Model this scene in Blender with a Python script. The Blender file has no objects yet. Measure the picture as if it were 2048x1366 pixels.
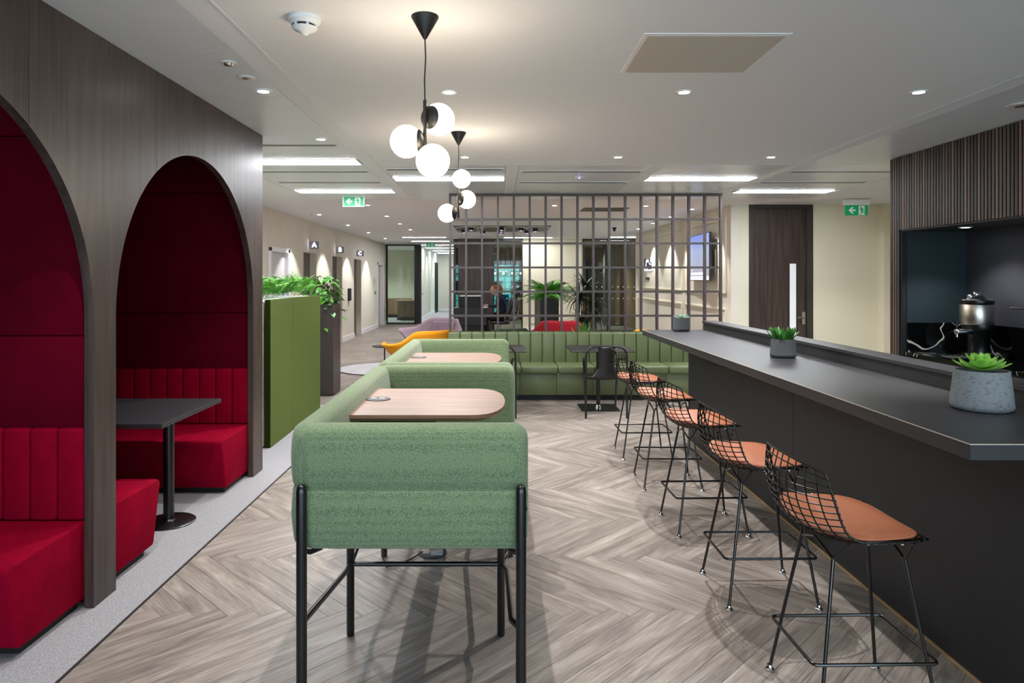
import bpy, bmesh, math, random
from mathutils import Vector, Matrix, Euler
PI = math.pi
S = bpy.context.scene
COL = S.collection
RND = random.Random(7)
CZ = 2.79                                   # ceiling height

# ---------------------------------------------------------------- camera, world, exposure
cam_d = bpy.data.cameras.new('camera'); cam = bpy.data.objects.new('camera', cam_d); COL.objects.link(cam)
cam.location = (0, 0, 1.6); cam.rotation_euler = (PI/2, 0, 0)
cam_d.lens = 24; cam_d.sensor_width = 36; cam_d.shift_x = 0.0166; cam_d.shift_y = -0.0615
cam_d.clip_start = 0.05; cam_d.clip_end = 200
S.camera = cam
W = bpy.data.worlds.new('world'); S.world = W; W.use_nodes = True
W.node_tree.nodes['Background'].inputs[0].default_value = (0.66, 0.85, 1.0, 1)
W.node_tree.nodes['Background'].inputs[1].default_value = 2.1
vs = S.view_settings
vs.view_transform = 'Standard'; vs.look = 'None'; vs.gamma = 1; vs.use_curve_mapping = False
vs.exposure = 1.3
S.cycles.use_denoising = True
S.cycles.max_bounces = 7; S.cycles.diffuse_bounces = 4; S.cycles.glossy_bounces = 3; S.cycles.transmission_bounces = 5
S.cycles.sample_clamp_indirect = 6
S.cycles.caustics_reflective = False; S.cycles.caustics_refractive = False
LIN_E = 20.0      # linear ceiling light emission
GLB_E = 10.0      # globe emission
SPOT_W = 66.0    # downlight watts

# ---------------------------------------------------------------- helpers
def lin(c):
    return tuple((x/255/12.92 if x/255 <= .04045 else ((x/255+.055)/1.055)**2.4) for x in c) + (1,)

class MB:
    def __init__(s): s.v = []; s.f = []
    def add(s, vs_, fs):
        o = len(s.v); s.v += [tuple(p) for p in vs_]; s.f += [tuple(i+o for i in f) for f in fs]; return s
    def box(s, x0, x1, y0, y1, z0, z1):
        return s.add([(x0,y0,z0),(x1,y0,z0),(x1,y1,z0),(x0,y1,z0),(x0,y0,z1),(x1,y0,z1),(x1,y1,z1),(x0,y1,z1)],
                     [(0,3,2,1),(4,5,6,7),(0,1,5,4),(1,2,6,5),(2,3,7,6),(3,0,4,7)])
    def poly(s, pts, axis, a, b):
        """extrude a 2D polygon along axis from a to b"""
        def P(p, t): return {'x': (t,p[0],p[1]), 'y': (p[0],t,p[1]), 'z': (p[0],p[1],t)}[axis]
        n = len(pts)
        return s.add([P(p,a) for p in pts]+[P(p,b) for p in pts],
                     [tuple(range(n))[::-1], tuple(range(n,2*n))]+[(i,(i+1)%n,n+(i+1)%n,n+i) for i in range(n)])
    def lathe(s, prof, c=(0,0,0), n=24, axis='z'):
        """prof list of (r, h); closed at both ends if r == 0"""
        vs_, fs = [], []
        for r, h in prof:
            for k in range(n):
                a = 2*PI*k/n
                p = (r*math.cos(a), r*math.sin(a), h)
                if axis == 'x': p = (p[2], p[0], p[1])
                if axis == 'y': p = (p[0], p[2], p[1])
                vs_.append((p[0]+c[0], p[1]+c[1], p[2]+c[2]))
        for i in range(len(prof)-1):
            for k in range(n):
                a, b = i*n+k, i*n+(k+1)%n
                fs.append((a, b, b+n, a+n))
        if prof[0][0] > 1e-6: fs.append(tuple(range(n))[::-1])
        if prof[-1][0] > 1e-6: fs.append(tuple(range((len(prof)-1)*n, len(prof)*n)))
        return s.add(vs_, fs)
    def cyl(s, c, r, h, n=20, axis='z'): return s.lathe([(r,0),(r,h)], c, n, axis)
    def ball(s, c, r, n=24, m=12, sz=1.0):
        return s.lathe([(max(r*math.sin(PI*i/m),1e-7), -r*sz*math.cos(PI*i/m)) for i in range(m+1)], c, n)
    def tube(s, pts, r, n=8, closed=False, rs=None):
        pts = [Vector(p) for p in pts]; N = len(pts); vs_, fs = [], []
        up = None
        for i, p in enumerate(pts):
            if closed: d = pts[(i+1)%N]-pts[i-1]
            else: d = pts[min(i+1,N-1)]-pts[max(i-1,0)]
            d.normalize()
            if up is None:
                up = Vector((0,0,1)) if abs(d.z) < .9 else Vector((1,0,0))
            a = d.cross(up)
            if a.length < 1e-4: a = d.orthogonal()
            a.normalize(); b = a.cross(d); b.normalize(); up = b
            rr = rs[i] if rs else r
            for k in range(n):
                t = 2*PI*k/n
                vs_.append(p + a*(rr*math.cos(t)) + b*(rr*math.sin(t)))
        M = N if closed else N-1
        for i in range(M):
            j = (i+1) % N
            for k in range(n):
                fs.append((i*n+k, i*n+(k+1)%n, j*n+(k+1)%n, j*n+k))
        if not closed: fs += [tuple(range(n))[::-1], tuple(range((N-1)*n, N*n))]
        return s.add(vs_, fs)
    def grid(s, fn, nu, nv, cu=False):
        vs_ = [fn(i/nu, j/nv) for j in range(nv+1) for i in range(nu+1)]
        return s.add(vs_, [(j*(nu+1)+i, j*(nu+1)+i+1, (j+1)*(nu+1)+i+1, (j+1)*(nu+1)+i) for j in range(nv) for i in range(nu)])
    def rbox(s, x0, x1, y0, y1, z0, z1, r=.02, seg=3):
        bm = bmesh.new(); bmesh.ops.create_cube(bm, size=1)
        for v in bm.verts:
            v.co = Vector(((x0+x1)/2+v.co.x*(x1-x0), (y0+y1)/2+v.co.y*(y1-y0), (z0+z1)/2+v.co.z*(z1-z0)))
        r = min(r, .49*min(x1-x0, y1-y0, z1-z0))
        bmesh.ops.bevel(bm, geom=list(bm.edges), offset=r, segments=seg, profile=.5, affect='EDGES')
        bm.verts.index_update()
        s.add([v.co[:] for v in bm.verts], [tuple(v.index for v in f.verts) for f in bm.faces]); bm.free(); return s
    def build(s, name, mat, parent=None, smooth=False, bev=0, seg=2):
        off = Vector((0,0,0)); p = parent
        while p: off += p.location; p = p.parent
        me = bpy.data.meshes.new(name)
        me.from_pydata([(v[0]-off.x, v[1]-off.y, v[2]-off.z) for v in s.v], [], s.f); me.update()
        bm = bmesh.new(); bm.from_mesh(me); bmesh.ops.recalc_face_normals(bm, faces=bm.faces)
        if bev:
            es = [e for e in bm.edges if len(e.link_faces) == 2 and e.calc_face_angle(0) > .7]
            bmesh.ops.bevel(bm, geom=es, offset=bev, segments=seg, profile=.5, affect='EDGES')
        bm.to_mesh(me); bm.free()
        if mat: me.materials.append(mat)
        if smooth:
            me.polygons.foreach_set('use_smooth', [True]*len(me.polygons))
            try: me.set_sharp_from_angle(angle=math.radians(42))
            except Exception: pass
        o = bpy.data.objects.new(name, me); COL.objects.link(o); o.parent = parent
        return o

def thing(name, label, cat, loc=(0,0,0), group=None):
    o = bpy.data.objects.new(name, None); COL.objects.link(o); o.location = loc; o.empty_display_size = .1
    o['label'] = label; o['category'] = cat
    if group: o['group'] = group
    return o
def tag(o, label, cat, group=None):
    o['label'] = label; o['category'] = cat
    if group: o['group'] = group
    return o
def struct(o): o['kind'] = 'structure'; return o
def place(o, loc, rz=0): o.location = loc; o.rotation_euler = (0,0,rz); return o
def dup(o, loc=None, rz=None, label=None, group=None, parent=None):
    kids = CH.get(o.name)
    if kids is None: kids = list(o.children)
    c = o.copy(); COL.objects.link(c)
    if parent: c.parent = parent
    if loc is not None: c.location = loc
    if rz is not None: c.rotation_euler = (0,0,rz)
    if label: c['label'] = label
    if group: c['group'] = group
    for k in kids: dup(k, parent=c)
    return c
CH = {}
def lk(o, loc, rot=(0,0,0), parent=None, name=None, scale=None):
    """linked copy of a mesh object as a child piece"""
    c = o.copy(); COL.objects.link(c); c.parent = parent; c.location = loc; c.rotation_euler = rot
    if scale: c.scale = scale
    return c

# ---------------------------------------------------------------- materials
def nt(name):
    m = bpy.data.materials.new(name); m.use_nodes = True
    return m, m.node_tree, m.node_tree.nodes['Principled BSDF']
def node(t, typ, **kw):
    n = t.nodes.new(typ)
    for k, v in kw.items():
        if k.startswith('i_'): n.inputs[k[2:].replace('_',' ')].default_value = v
        else: setattr(n, k, v)
    return n
def mat(name, c, rough=.5, metal=0, c2=None, scale=(20,20,20), bump=0, spec=.5, detail=4, lo=.3, hi=.7, sheen=0, bscale=None, coat=0, alpha=None):
    m, t, b = nt(name)
    b.inputs['Base Color'].default_value = lin(c); b.inputs['Roughness'].default_value = rough
    b.inputs['Metallic'].default_value = metal; b.inputs['Specular IOR Level'].default_value = spec
    if sheen: b.inputs['Sheen Weight'].default_value = sheen; b.inputs['Sheen Roughness'].default_value = .4
    if coat: b.inputs['Coat Weight'].default_value = coat; b.inputs['Coat Roughness'].default_value = .1
    if c2 or bump:
        tc = node(t, 'ShaderNodeTexCoord'); mp = node(t, 'ShaderNodeMapping'); mp.inputs['Scale'].default_value = scale
        t.links.new(tc.outputs['Object'], mp.inputs['Vector'])
        nz = node(t, 'ShaderNodeTexNoise', i_Scale=1.0, i_Detail=detail, i_Roughness=.6)
        t.links.new(mp.outputs[0], nz.inputs['Vector'])
        if c2:
            cr = node(t, 'ShaderNodeValToRGB'); cr.color_ramp.elements[0].position = lo; cr.color_ramp.elements[1].position = hi
            cr.color_ramp.elements[0].color = lin(c); cr.color_ramp.elements[1].color = lin(c2)
            t.links.new(nz.outputs['Fac'], cr.inputs[0]); t.links.new(cr.outputs[0], b.inputs['Base Color'])
        if bump:
            bp = node(t, 'ShaderNodeBump', i_Strength=bump, i_Distance=.002)
            if bscale:
                mp2 = node(t, 'ShaderNodeMapping'); mp2.inputs['Scale'].default_value = bscale
                t.links.new(tc.outputs['Object'], mp2.inputs['Vector'])
                nz = node(t, 'ShaderNodeTexNoise', i_Scale=1.0, i_Detail=3); t.links.new(mp2.outputs[0], nz.inputs['Vector'])
            t.links.new(nz.outputs['Fac'], bp.inputs['Height']); t.links.new(bp.outputs[0], b.inputs['Normal'])
    return m
def emit(name, c, e, base=None):
    m, t, b = nt(name)
    b.inputs['Base Color'].default_value = lin(base) if base else (.8,.8,.8,1); b.inputs['Emission Color'].default_value = lin(c); b.inputs['Emission Strength'].default_value = e
    return m
def weave(name, ca, cb, sc=420):
    m, t, b = nt(name)
    tc = node(t, 'ShaderNodeTexCoord'); mp = node(t, 'ShaderNodeMapping'); mp.inputs['Scale'].default_value = (sc, sc, sc)
    t.links.new(tc.outputs['Object'], mp.inputs['Vector'])
    vo = node(t, 'ShaderNodeTexVoronoi', i_Scale=.45, i_Randomness=.55); t.links.new(mp.outputs[0], vo.inputs['Vector'])
    nz = node(t, 'ShaderNodeTexNoise', i_Scale=.35, i_Detail=2.0); t.links.new(mp.outputs[0], nz.inputs['Vector'])
    ad = node(t, 'ShaderNodeMath', operation='MULTIPLY'); t.links.new(vo.outputs['Distance'], ad.inputs[0]); t.links.new(nz.outputs['Fac'], ad.inputs[1])
    cr = node(t, 'ShaderNodeValToRGB'); cr.color_ramp.elements[0].position = .08; cr.color_ramp.elements[1].position = .42
    cr.color_ramp.elements[0].color = lin(cb); cr.color_ramp.elements[1].color = lin(ca)
    t.links.new(ad.outputs[0], cr.inputs[0]); t.links.new(cr.outputs[0], b.inputs['Base Color'])
    bp = node(t, 'ShaderNodeBump', i_Strength=.5, i_Distance=.0015); bp.invert = True
    t.links.new(vo.outputs['Distance'], bp.inputs['Height']); t.links.new(bp.outputs[0], b.inputs['Normal'])
    b.inputs['Roughness'].default_value = .9; b.inputs['Specular IOR Level'].default_value = .15
    b.inputs['Sheen Weight'].default_value = .25
    return m
def plank_mat():
    m, t, b = nt('oak_plank')
    uv = node(t, 'ShaderNodeUVMap', uv_map='uv'); at = node(t, 'ShaderNodeAttribute', attribute_name='rnd')
    sx = node(t, 'ShaderNodeSeparateXYZ'); t.links.new(uv.outputs[0], sx.inputs[0])
    r5 = node(t, 'ShaderNodeMath', operation='MULTIPLY'); r5.inputs[1].default_value = 43.0; t.links.new(at.outputs['Fac'], r5.inputs[0])
    cb = node(t, 'ShaderNodeCombineXYZ'); t.links.new(sx.outputs[0], cb.inputs[0]); t.links.new(sx.outputs[1], cb.inputs[1]); t.links.new(r5.outputs[0], cb.inputs[2])
    def nz(scale, det, dist=0):
        mp = node(t, 'ShaderNodeMapping'); mp.inputs['Scale'].default_value = scale; t.links.new(cb.outputs[0], mp.inputs['Vector'])
        n = node(t, 'ShaderNodeTexNoise', i_Scale=1.0, i_Detail=det, i_Roughness=.65, i_Distortion=dist); t.links.new(mp.outputs[0], n.inputs['Vector']); return n
    n1 = nz((1.7, 15, 1), 7, .7); n2 = nz((5, 150, 1), 4); n3 = nz((1.2, 5, 3), 2)
    cr = node(t, 'ShaderNodeValToRGB'); e = cr.color_ramp.elements
    e[0].position = .28; e[0].color = lin((108,99,93)); e[1].position = .72; e[1].color = lin((196,186,177))
    k = e.new(.46); k.color = lin((146,135,127)); k = e.new(.58); k.color = lin((170,159,150))
    t.links.new(n1.outputs['Fac'], cr.inputs[0])
    mx = node(t, 'ShaderNodeMix', data_type='RGBA', blend_type='MULTIPLY'); mx.inputs['Factor'].default_value = .55
    c2 = node(t, 'ShaderNodeValToRGB'); c2.color_ramp.elements[0].position = .3; c2.color_ramp.elements[1].position = .6
    c2.color_ramp.elements[0].color = lin((150,142,135)); c2.color_ramp.elements[1].color = (1,1,1,1)
    t.links.new(n2.outputs['Fac'], c2.inputs[0]); t.links.new(cr.outputs[0], mx.inputs['A']); t.links.new(c2.outputs[0], mx.inputs['B'])
    mr = node(t, 'ShaderNodeMapRange'); mr.inputs['To Min'].default_value = .75; mr.inputs['To Max'].default_value = .90; t.links.new(at.outputs['Fac'], mr.inputs[0])
    hs = node(t, 'ShaderNodeHueSaturation'); t.links.new(mx.outputs['Result'], hs.inputs['Color']); t.links.new(mr.outputs[0], hs.inputs['Value'])
    t.links.new(hs.outputs[0], b.inputs['Base Color'])
    b.inputs['Roughness'].default_value = .42; b.inputs['Specular IOR Level'].default_value = .4
    bp = node(t, 'ShaderNodeBump', i_Strength=.25, i_Distance=.001); t.links.new(n2.outputs['Fac'], bp.inputs['Height']); t.links.new(bp.outputs[0], b.inputs['Normal'])
    return m
def marble_mat():
    m, t, b = nt('black_marble')
    tc = node(t, 'ShaderNodeTexCoord'); mp = node(t, 'ShaderNodeMapping'); mp.inputs['Scale'].default_value = (1.3,1.3,1.3); mp.inputs['Rotation'].default_value = (.5,.7,.3)
    t.links.new(tc.outputs['Object'], mp.inputs['Vector'])
    nz = node(t, 'ShaderNodeTexNoise', i_Scale=.9, i_Detail=3.0, i_Roughness=.45, i_Distortion=.4); t.links.new(mp.outputs[0], nz.inputs['Vector'])
    cr = node(t, 'ShaderNodeValToRGB'); e = cr.color_ramp.elements
    e[0].position = .4968; e[0].color = lin((8,9,11)); e[1].position = .5032; e[1].color = lin((8,9,11))
    k = e.new(.5); k.color = lin((225,220,205))
    t.links.new(nz.outputs['Fac'], cr.inputs[0]); t.links.new(cr.outputs[0], b.inputs['Base Color'])
    b.inputs['Roughness'].default_value = .08
    return m
def glass_mat(name, tint=(225,240,235), alpha=.12):
    m, t, b = nt(name)
    gl = node(t, 'ShaderNodeBsdfGlossy', i_Roughness=.02); tr = node(t, 'ShaderNodeBsdfTransparent'); tr.inputs[0].default_value = lin(tint)
    fr = node(t, 'ShaderNodeFresnel', i_IOR=1.5); ms = node(t, 'ShaderNodeMixShader')
    t.links.new(fr.outputs[0], ms.inputs[0]); t.links.new(tr.outputs[0], ms.inputs[1]); t.links.new(gl.outputs[0], ms.inputs[2])
    t.links.new(ms.outputs[0], t.nodes['Material Output'].inputs['Surface'])
    return m

M = dict(
    plaster = mat('plaster', (236,240,244), .75, bump=.05, scale=(60,60,60), spec=.2),
    panelmetal = mat('ceiling_metal', (230,237,242), .3, .0, bump=.0, spec=.6),
    trimwhite = mat('white_paint', (242,242,244), .35),
    wallbeige = mat('beige_paint', (228,222,208), .7, c2=(224,218,203), scale=(2,2,2), spec=.25),
    wallcream = mat('cream_paint', (228,222,198), .6, spec=.25),
    darkwood = mat('dark_wood', (48,38,36), .36, c2=(78,64,59), scale=(24,24,1.3), bump=.12, detail=6, lo=.35, hi=.7, bscale=(120,120,3)),
    darkwoodh = mat('dark_wood_edge', (44,40,38), .5, c2=(58,53,50), scale=(60,60,3)),
    slatwood = mat('slat_wood', (84,66,57), .55, c2=(98,78,68), scale=(30,30,2), detail=5),
    slatwood2 = mat('slat_wood_dark', (56,48,44), .55, c2=(68,58,52), scale=(30,30,2), detail=5),
    slatwood3 = mat('slat_wood_pale', (110,86,73), .55, c2=(126,100,86), scale=(30,30,2), detail=5),
    black = mat('black_backing', (12,12,13), .6),
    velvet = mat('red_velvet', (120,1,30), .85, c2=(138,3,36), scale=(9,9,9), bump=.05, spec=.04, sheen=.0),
    velvet_shaded = mat('red_velvet_shaded', (76,2,20), .88, c2=(88,2,24), scale=(5,5,5), spec=.04, sheen=.0),  # same red velvet, darkened so the colour carries the booth wall shade
    carpet = mat('grey_carpet', (116,115,119), .95, c2=(176,175,178), scale=(190,190,190), bump=.4, spec=.1, lo=.35, hi=.68),
    carpetl = mat('light_grey_carpet', (150,149,150), .95, c2=(178,177,177), scale=(25,60,60), spec=.1),
    darkstrip = mat('dark_strip', (40,38,40), .5),
    felt = mat('green_felt', (84,96,50), .95, c2=(96,108,56), scale=(90,90,90), bump=.3, spec=.1),
    feltd = mat('green_felt_edge', (38,52,16), .95, spec=.1),
    green = weave('green_weave', (82,102,78), (138,152,114), 620),
    gleather = mat('green_leather', (106,116,80), .36, c2=(100,111,75), scale=(6,6,6), spec=.45, bump=.1, bscale=(300,300,300)),
    gpiping = mat('green_piping', (60,78,40), .5),
    walnut = mat('walnut_top', (120,88,70), .38, c2=(154,120,100), scale=(3,26,20), detail=6, lo=.3, hi=.72, spec=.45),
    blackmetal = mat('black_metal', (14,15,16), .28, spec=.6),
    blackmatt = mat('matt_black', (22,22,23), .5),
    wire = mat('black_wire', (10,10,11), .22, spec=.7),
    chrome = mat('chrome', (210,210,212), .12, 1),
    steel = mat('brushed_steel', (205,196,184), .3, 1),
    tan = mat('tan_leather', (176,108,76), .42, c2=(170,103,72), scale=(10,10,10), bump=.08, bscale=(400,400,400), spec=.45),
    bar = mat('bar_laminate', (36,36,38), .5, spec=.35),
    bartop = mat('bar_top', (44,44,48), .40, spec=.42),
    edgel = mat('pale_edge', (190,180,165), .5),
    gold = mat('gold_trim', (196,164,112), .35, .4),
    concrete = mat('concrete', (122,127,130), .85, c2=(78,82,86), scale=(60,60,150), lo=.55, hi=.68, bump=.4),
    concreted = mat('dark_concrete', (72,74,76), .8, c2=(45,47,49), scale=(70,70,190), lo=.62, hi=.72, bump=.3),
    leaf = mat('leaf_green', (72,138,40), .4, c2=(40,98,28), scale=(12,12,12)),
    leafb = mat('fern_green', (98,170,48), .45, c2=(52,118,32), scale=(9,9,9)),
    leafd = mat('dracaena_green', (34,60,30), .6, c2=(22,42,20), scale=(9,9,9)),
    succ = mat('succulent_green', (120,186,60), .4, c2=(160,212,96), scale=(30,30,30)),
    succd = mat('succulent_dark', (34,84,26), .4, c2=(52,112,34), scale=(30,30,30)),
    aloe = mat('aloe_pale', (120,150,130), .5, c2=(160,186,164), scale=(60,60,60)),
    stem = mat('stem_brown', (96,84,60), .8), soil = mat('soil', (50,38,30), .95),
    teal = mat('teal_panel', (30,44,50), .5), slate = mat('slate_panel', (52,53,60), .5),
    marble = marble_mat(),
    plasticb = mat('black_plastic', (24,24,25), .42), white = mat('white_plastic', (228,232,232), .4),
    whitedoor = mat('white_door', (206,204,206), .45), lift = mat('lift_metal', (112,105,96), .35, .5),
    signg = emit('exit_green', (0,140,84), .16, (0,120,70)), signw = emit('exit_white', (225,238,230), .10, (150,165,158)),
    signbox = mat('sign_aluminium', (150,150,160), .3, .6), letter = emit('letter_white', (235,232,255), 5.0),
    lampw = emit('linear_lamp', (248,250,255), LIN_E), spotw = emit('downlight_lamp', (255,252,246), 14),
    globe = emit('opal_globe', (255,232,204), GLB_E),
    glass = glass_mat('clear_glass'), mauve = mat('mauve_fabric', (150,128,140), .85, sheen=.2),
    yellow = mat('yellow_fabric', (240,156,4), .8, sheen=.1), redf = mat('red_fabric', (170,12,36), .8, sheen=.2),
    dgreen = mat('dark_green_fabric', (30,48,24), .85), rug = mat('pale_rug', (190,189,192), .95, c2=(160,160,166), scale=(6,22,6), spec=.1),
    screenbar = mat('screen_bronze', (72,64,62), .45), tanwall = mat('tan_paint', (170,138,112), .7),
    skin = mat('skin', (236,190,168), .5), hair = mat('ginger_hair', (172,92,50), .6, c2=(200,120,70), scale=(20,20,60)),
    navy = mat('navy_knit', (38,44,60), .85), trouser = mat('black_trousers', (18,18,20), .8),
    walnutcab = mat('walnut_cabinet', (112,82,62), .45, c2=(140,106,82), scale=(14,14,2), detail=5),
    plank = plank_mat(), floorb = mat('floor_base', (60,54,50), .8),
    greycol = mat('grey_column', (112,112,106), .6), orange = mat('orange_leather', (190,98,44), .5),
)

# ---------------------------------------------------------------- floor
floor = struct(MB().box(-7, 7.5, -4, 37, -.08, -.006).build('floor', M['floorb']))
L_, W_ = .90, .112
Y0 = 3.87
def plank_geo(mb_v, mb_f, uvs, rnd, org, ang, r, uo):
    """append one plank (top face with small chamfer, sides)"""
    g, ch = .0004, .0012
    xs = (g, L_-g); ys = (g, W_-g)
    pts = [(xs[0],ys[0],-.006),(xs[1],ys[0],-.006),(xs[1],ys[1],-.006),(xs[0],ys[1],-.006)]
    pts += [(x, y, -.0012) for x, y, z in pts[:4]]
    pts += [(xs[0]+ch,ys[0]+ch,0),(xs[1]-ch,ys[0]+ch,0),(xs[1]-ch,ys[1]-ch,0),(xs[0]+ch,ys[1]-ch,0)]
    ca, sa = math.cos(ang), math.sin(ang); o = len(mb_v)
    for p in pts: mb_v.append((org[0]+p[0]*ca-p[1]*sa, org[1]+p[0]*sa+p[1]*ca, p[2]))
    fs = [(8,9,10,11)] + [(4+i,4+(i+1)%4,8+(i+1)%4,8+i) for i in range(4)] + [(i,(i+1)%4,4+(i+1)%4,4+i) for i in range(4)]
    for f in fs:
        mb_f.append(tuple(o+i for i in f)); rnd.append(r)
        for i in f: uvs.append((pts[i][0]+uo, pts[i][1]+uo))
def mesh_from(name, v, f, uvs, rnd):
    me = bpy.data.meshes.new(name); me.from_pydata(v, [], f)
    u = me.uv_layers.new(name='uv'); u.data.foreach_set('uv', [c for p in uvs for c in p])
    a = me.attributes.new('rnd', 'FLOAT', 'FACE'); a.data.foreach_set('value', rnd)
    me.materials.append(M['plank']); me.update(); return me
variants = []
for k in range(30):
    v, f, u, r = [], [], [], []
    plank_geo(v, f, u, r, (0,0), 0, RND.random(), RND.random()*3)
    variants.append(mesh_from('plank', v, f, u, r))
s2 = math.sqrt(2)
near, far = [], []
for j in range(-18, 12):
    for n in range(-60, 70):
        for kind in (0, 1):
            ox, oy = n*W_ + j*L_, n*W_ - j*L_
            if kind: ox += W_; oy += W_           # vertical plank drawn as a rotated one: origin at its lower right corner
            X = (ox+oy)/s2; Y = (oy-ox)/s2 + Y0
            ang = -PI/4 if kind == 0 else PI/4
            # centre
            if kind == 0: cx, cy = ox+L_/2, oy+W_/2
            else: cx, cy = ox-W_/2, oy+L_/2
            CX, CY = (cx+cy)/s2, (cy-cx)/s2 + Y0
            if not (-4.3 < CX < 4.6 and 1.0 < CY < 24.3): continue
            if CX < -2.2 and CY < 8.4: continue
            vis = -1.95 < CX < 2.1 and CY > 2.25 and CX > -.78*CY-.3 and CX < .80*CY+.3
            (near if vis else far).append((CY, CX, X, Y, ang))
near.sort(); far += near[300:]; near = near[:300]
for cy, cx, X, Y, ang in near:
    o = bpy.data.objects.new('plank', RND.choice(variants)); COL.objects.link(o); o.parent = floor
    o.location = (X, Y, 0); o.rotation_euler = (0,0,ang)
v, f, u, r = [], [], [], []
for cy, cx, X, Y, ang in far: plank_geo(v, f, u, r, (X,Y), ang, RND.random(), RND.random()*3)
o = bpy.data.objects.new('far_planks', mesh_from('far_planks', v, f, u, r)); COL.objects.link(o); o.parent = floor; o['kind'] = 'stuff'
struct(MB().box(-3.4, -1.735, -1, 8.6, -.005, .006).build('floor_carpet', M['carpet']))
struct(MB().box(-1.735, -1.727, -1, 8.6, -.005, .008).build('trim_1', M['darkstrip']))
struct(MB().box(-1.34, 6.8, 20.55, 36, -.005, .006).add([], []).box(-2.8, -1.34, 24.0, 36, -.005, .006).box(-6.5, -2.8, 24.1, 30, -.005, .006).build('floor_far_carpet', M['carpetl']))

# ---------------------------------------------------------------- ceiling
ceil = struct(MB().box(-7, 7.5, -4, 37, CZ+.03, CZ+.12).build('ceiling', M['plaster']))
def cp(name, x0, x1, y0, y1, z=CZ, m='plaster'):
    return MB().box(x0, x1, y0, y1, z, z+.03).build(name, M[m], ceil)
cp('plaster_raft', -1.213, 3.083, -4, 7.145)
for x0, x1, y0, y1 in ((-1.367,-1.229,-4,10.28),(3.10,3.24,-4,10.28),(.123,.257,7.165,10.28),(1.663,1.797,7.165,10.28)):
    cp('margin_strip', x0, x1, y0, y1, CZ+.002)
cp('plaster_field', -7, -2.757, -4, 10.28); cp('plaster_field', 4.652, 7.5, -4, 10.28); cp('plaster_field', -7, 7.5, 10.29, 37)
MB().box(-1.228,-1.214,-4,7.15,CZ-.004,CZ+.01).box(3.084,3.098,-4,7.15,CZ-.004,CZ+.01).box(-1.228,3.098,7.146,7.16,CZ-.002,CZ+.01).build('shadow_trim', M['panelmetal'], ceil)
def J(k): return 2.99+.2955*k
for x0, x1, k0, lights in ((-2.752,-1.37,-22,(13,21)),(3.243,4.648,-22,(21,)),(-1.226,.12,14.11,(17,)),(.26,1.66,14.11,()),(1.80,3.097,14.11,(17,))):
    ks = [k0] if k0 > 0 else []
    k = math.ceil(k0)
    proto = None
    while J(k) < 10.2:
        ya, yb = J(k), min(J(k+1), 10.28)
        if k == 15 and k0 > 0: ya, yb = J(15), J(16)
        if k not in lights:
            if proto and abs((yb-ya)-.2955) < .001:
                o = proto.copy(); COL.objects.link(o); o.parent = ceil; o.location = (0, ya-py, 0)
            else:
                o = MB().box(x0, x1, ya+.0022, yb-.0022, CZ+.002, CZ+.024).build('ceiling_panel', M['panelmetal'], ceil)
                if abs((yb-ya)-.2955) < .001: proto, py = o, ya
        k += 1
    if k0 > 0: MB().box(x0, x1, 7.163, J(15)-.0015, CZ+.002, CZ+.024).build('ceiling_panel', M['panelmetal'], ceil)

def linear(x0, x1, k, label, grp=None, y=None, w=.28):
    yc = (J(k)+J(k+1))/2 if y is None else y
    t = thing('linear_light', label, 'ceiling light', ((x0+x1)/2, yc, CZ), grp)
    h = w/2
    MB().box(x0-.008,x1+.008,yc-h-.008,yc+h+.008,CZ-.002,CZ+.02).build('light_frame', M['trimwhite'], t)
    MB().box(x0,x1,yc-h,yc+h,CZ-.004,CZ-.0022).build('diffuser', M['lampw'], t)
G = 'linear lights in the tiled ceiling'
linear(-2.72,-1.40,13,'long white ceiling light nearest the wooden arches, cut off by the arch wall',G)
linear(-2.70,-1.39,21,'long white ceiling light just above the hanging green exit sign by the lifts',G)
linear(-1.20,.105,17,'long white ceiling light behind the far globe pendant',G)
linear(1.82,3.08,17,'long white ceiling light above the right half of the lattice screen',G)
linear(3.31,4.58,21,'long white ceiling light above the dark wooden door',G)
for i, y in enumerate((19.73,21.8,24.2,26.6,29.3,32.0)):
    linear(-2.66,-1.42,0,('corridor ceiling light, %s of the row along the lift corridor' % ('first','second','third','fourth','fifth','last')[i]),'corridor lights',y,.16)
linear(.27,1.66,0,'linear light in front of the cream wall panel behind the screen',None,19.9,.16)
linear(3.30,4.2,0,'linear light at the ceiling by the backlit wall logo',None,19.6,.16)

def diffuser(x0, x1, y, label, grp):
    t = thing('air_diffuser', label, 'air vent', ((x0+x1)/2, y, CZ), grp)
    MB().box(x0,x1,y-.05,y+.05,CZ-.003,CZ+.003).build('frame', M['panelmetal'], t)
    for d in (-.026, .0, .026): MB().box(x0+.02,x1-.02,y+d-.007,y+d+.007,CZ-.004,CZ-.0025).build('slot', M['darkstrip'], t)
G = 'slot air diffusers'
for x0, x1, y, l in ((-2.7,-1.40,6.09,'slot air diffuser before the first strip light beside the arch wall'),(-2.7,-1.4,7.60,'slot air diffuser just past the strip light beside the arch wall'),
        (-2.7,-1.4,8.45,'slot air diffuser before the strip light above the exit sign'),(.28,1.64,7.60,'slot air diffuser in front of the round ceiling access point'),
        (.28,1.64,8.45,'slot air diffuser behind the round ceiling access point'),(3.27,4.6,7.6,'slot air diffuser beside the slatted wood wall corner'),
        (3.27,4.6,8.45,'slot air diffuser before the light above the dark door'),(-1.2,.1,7.45,'slot air diffuser above the far pendant globes')):
    diffuser(x0, x1, y, l, G)

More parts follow.
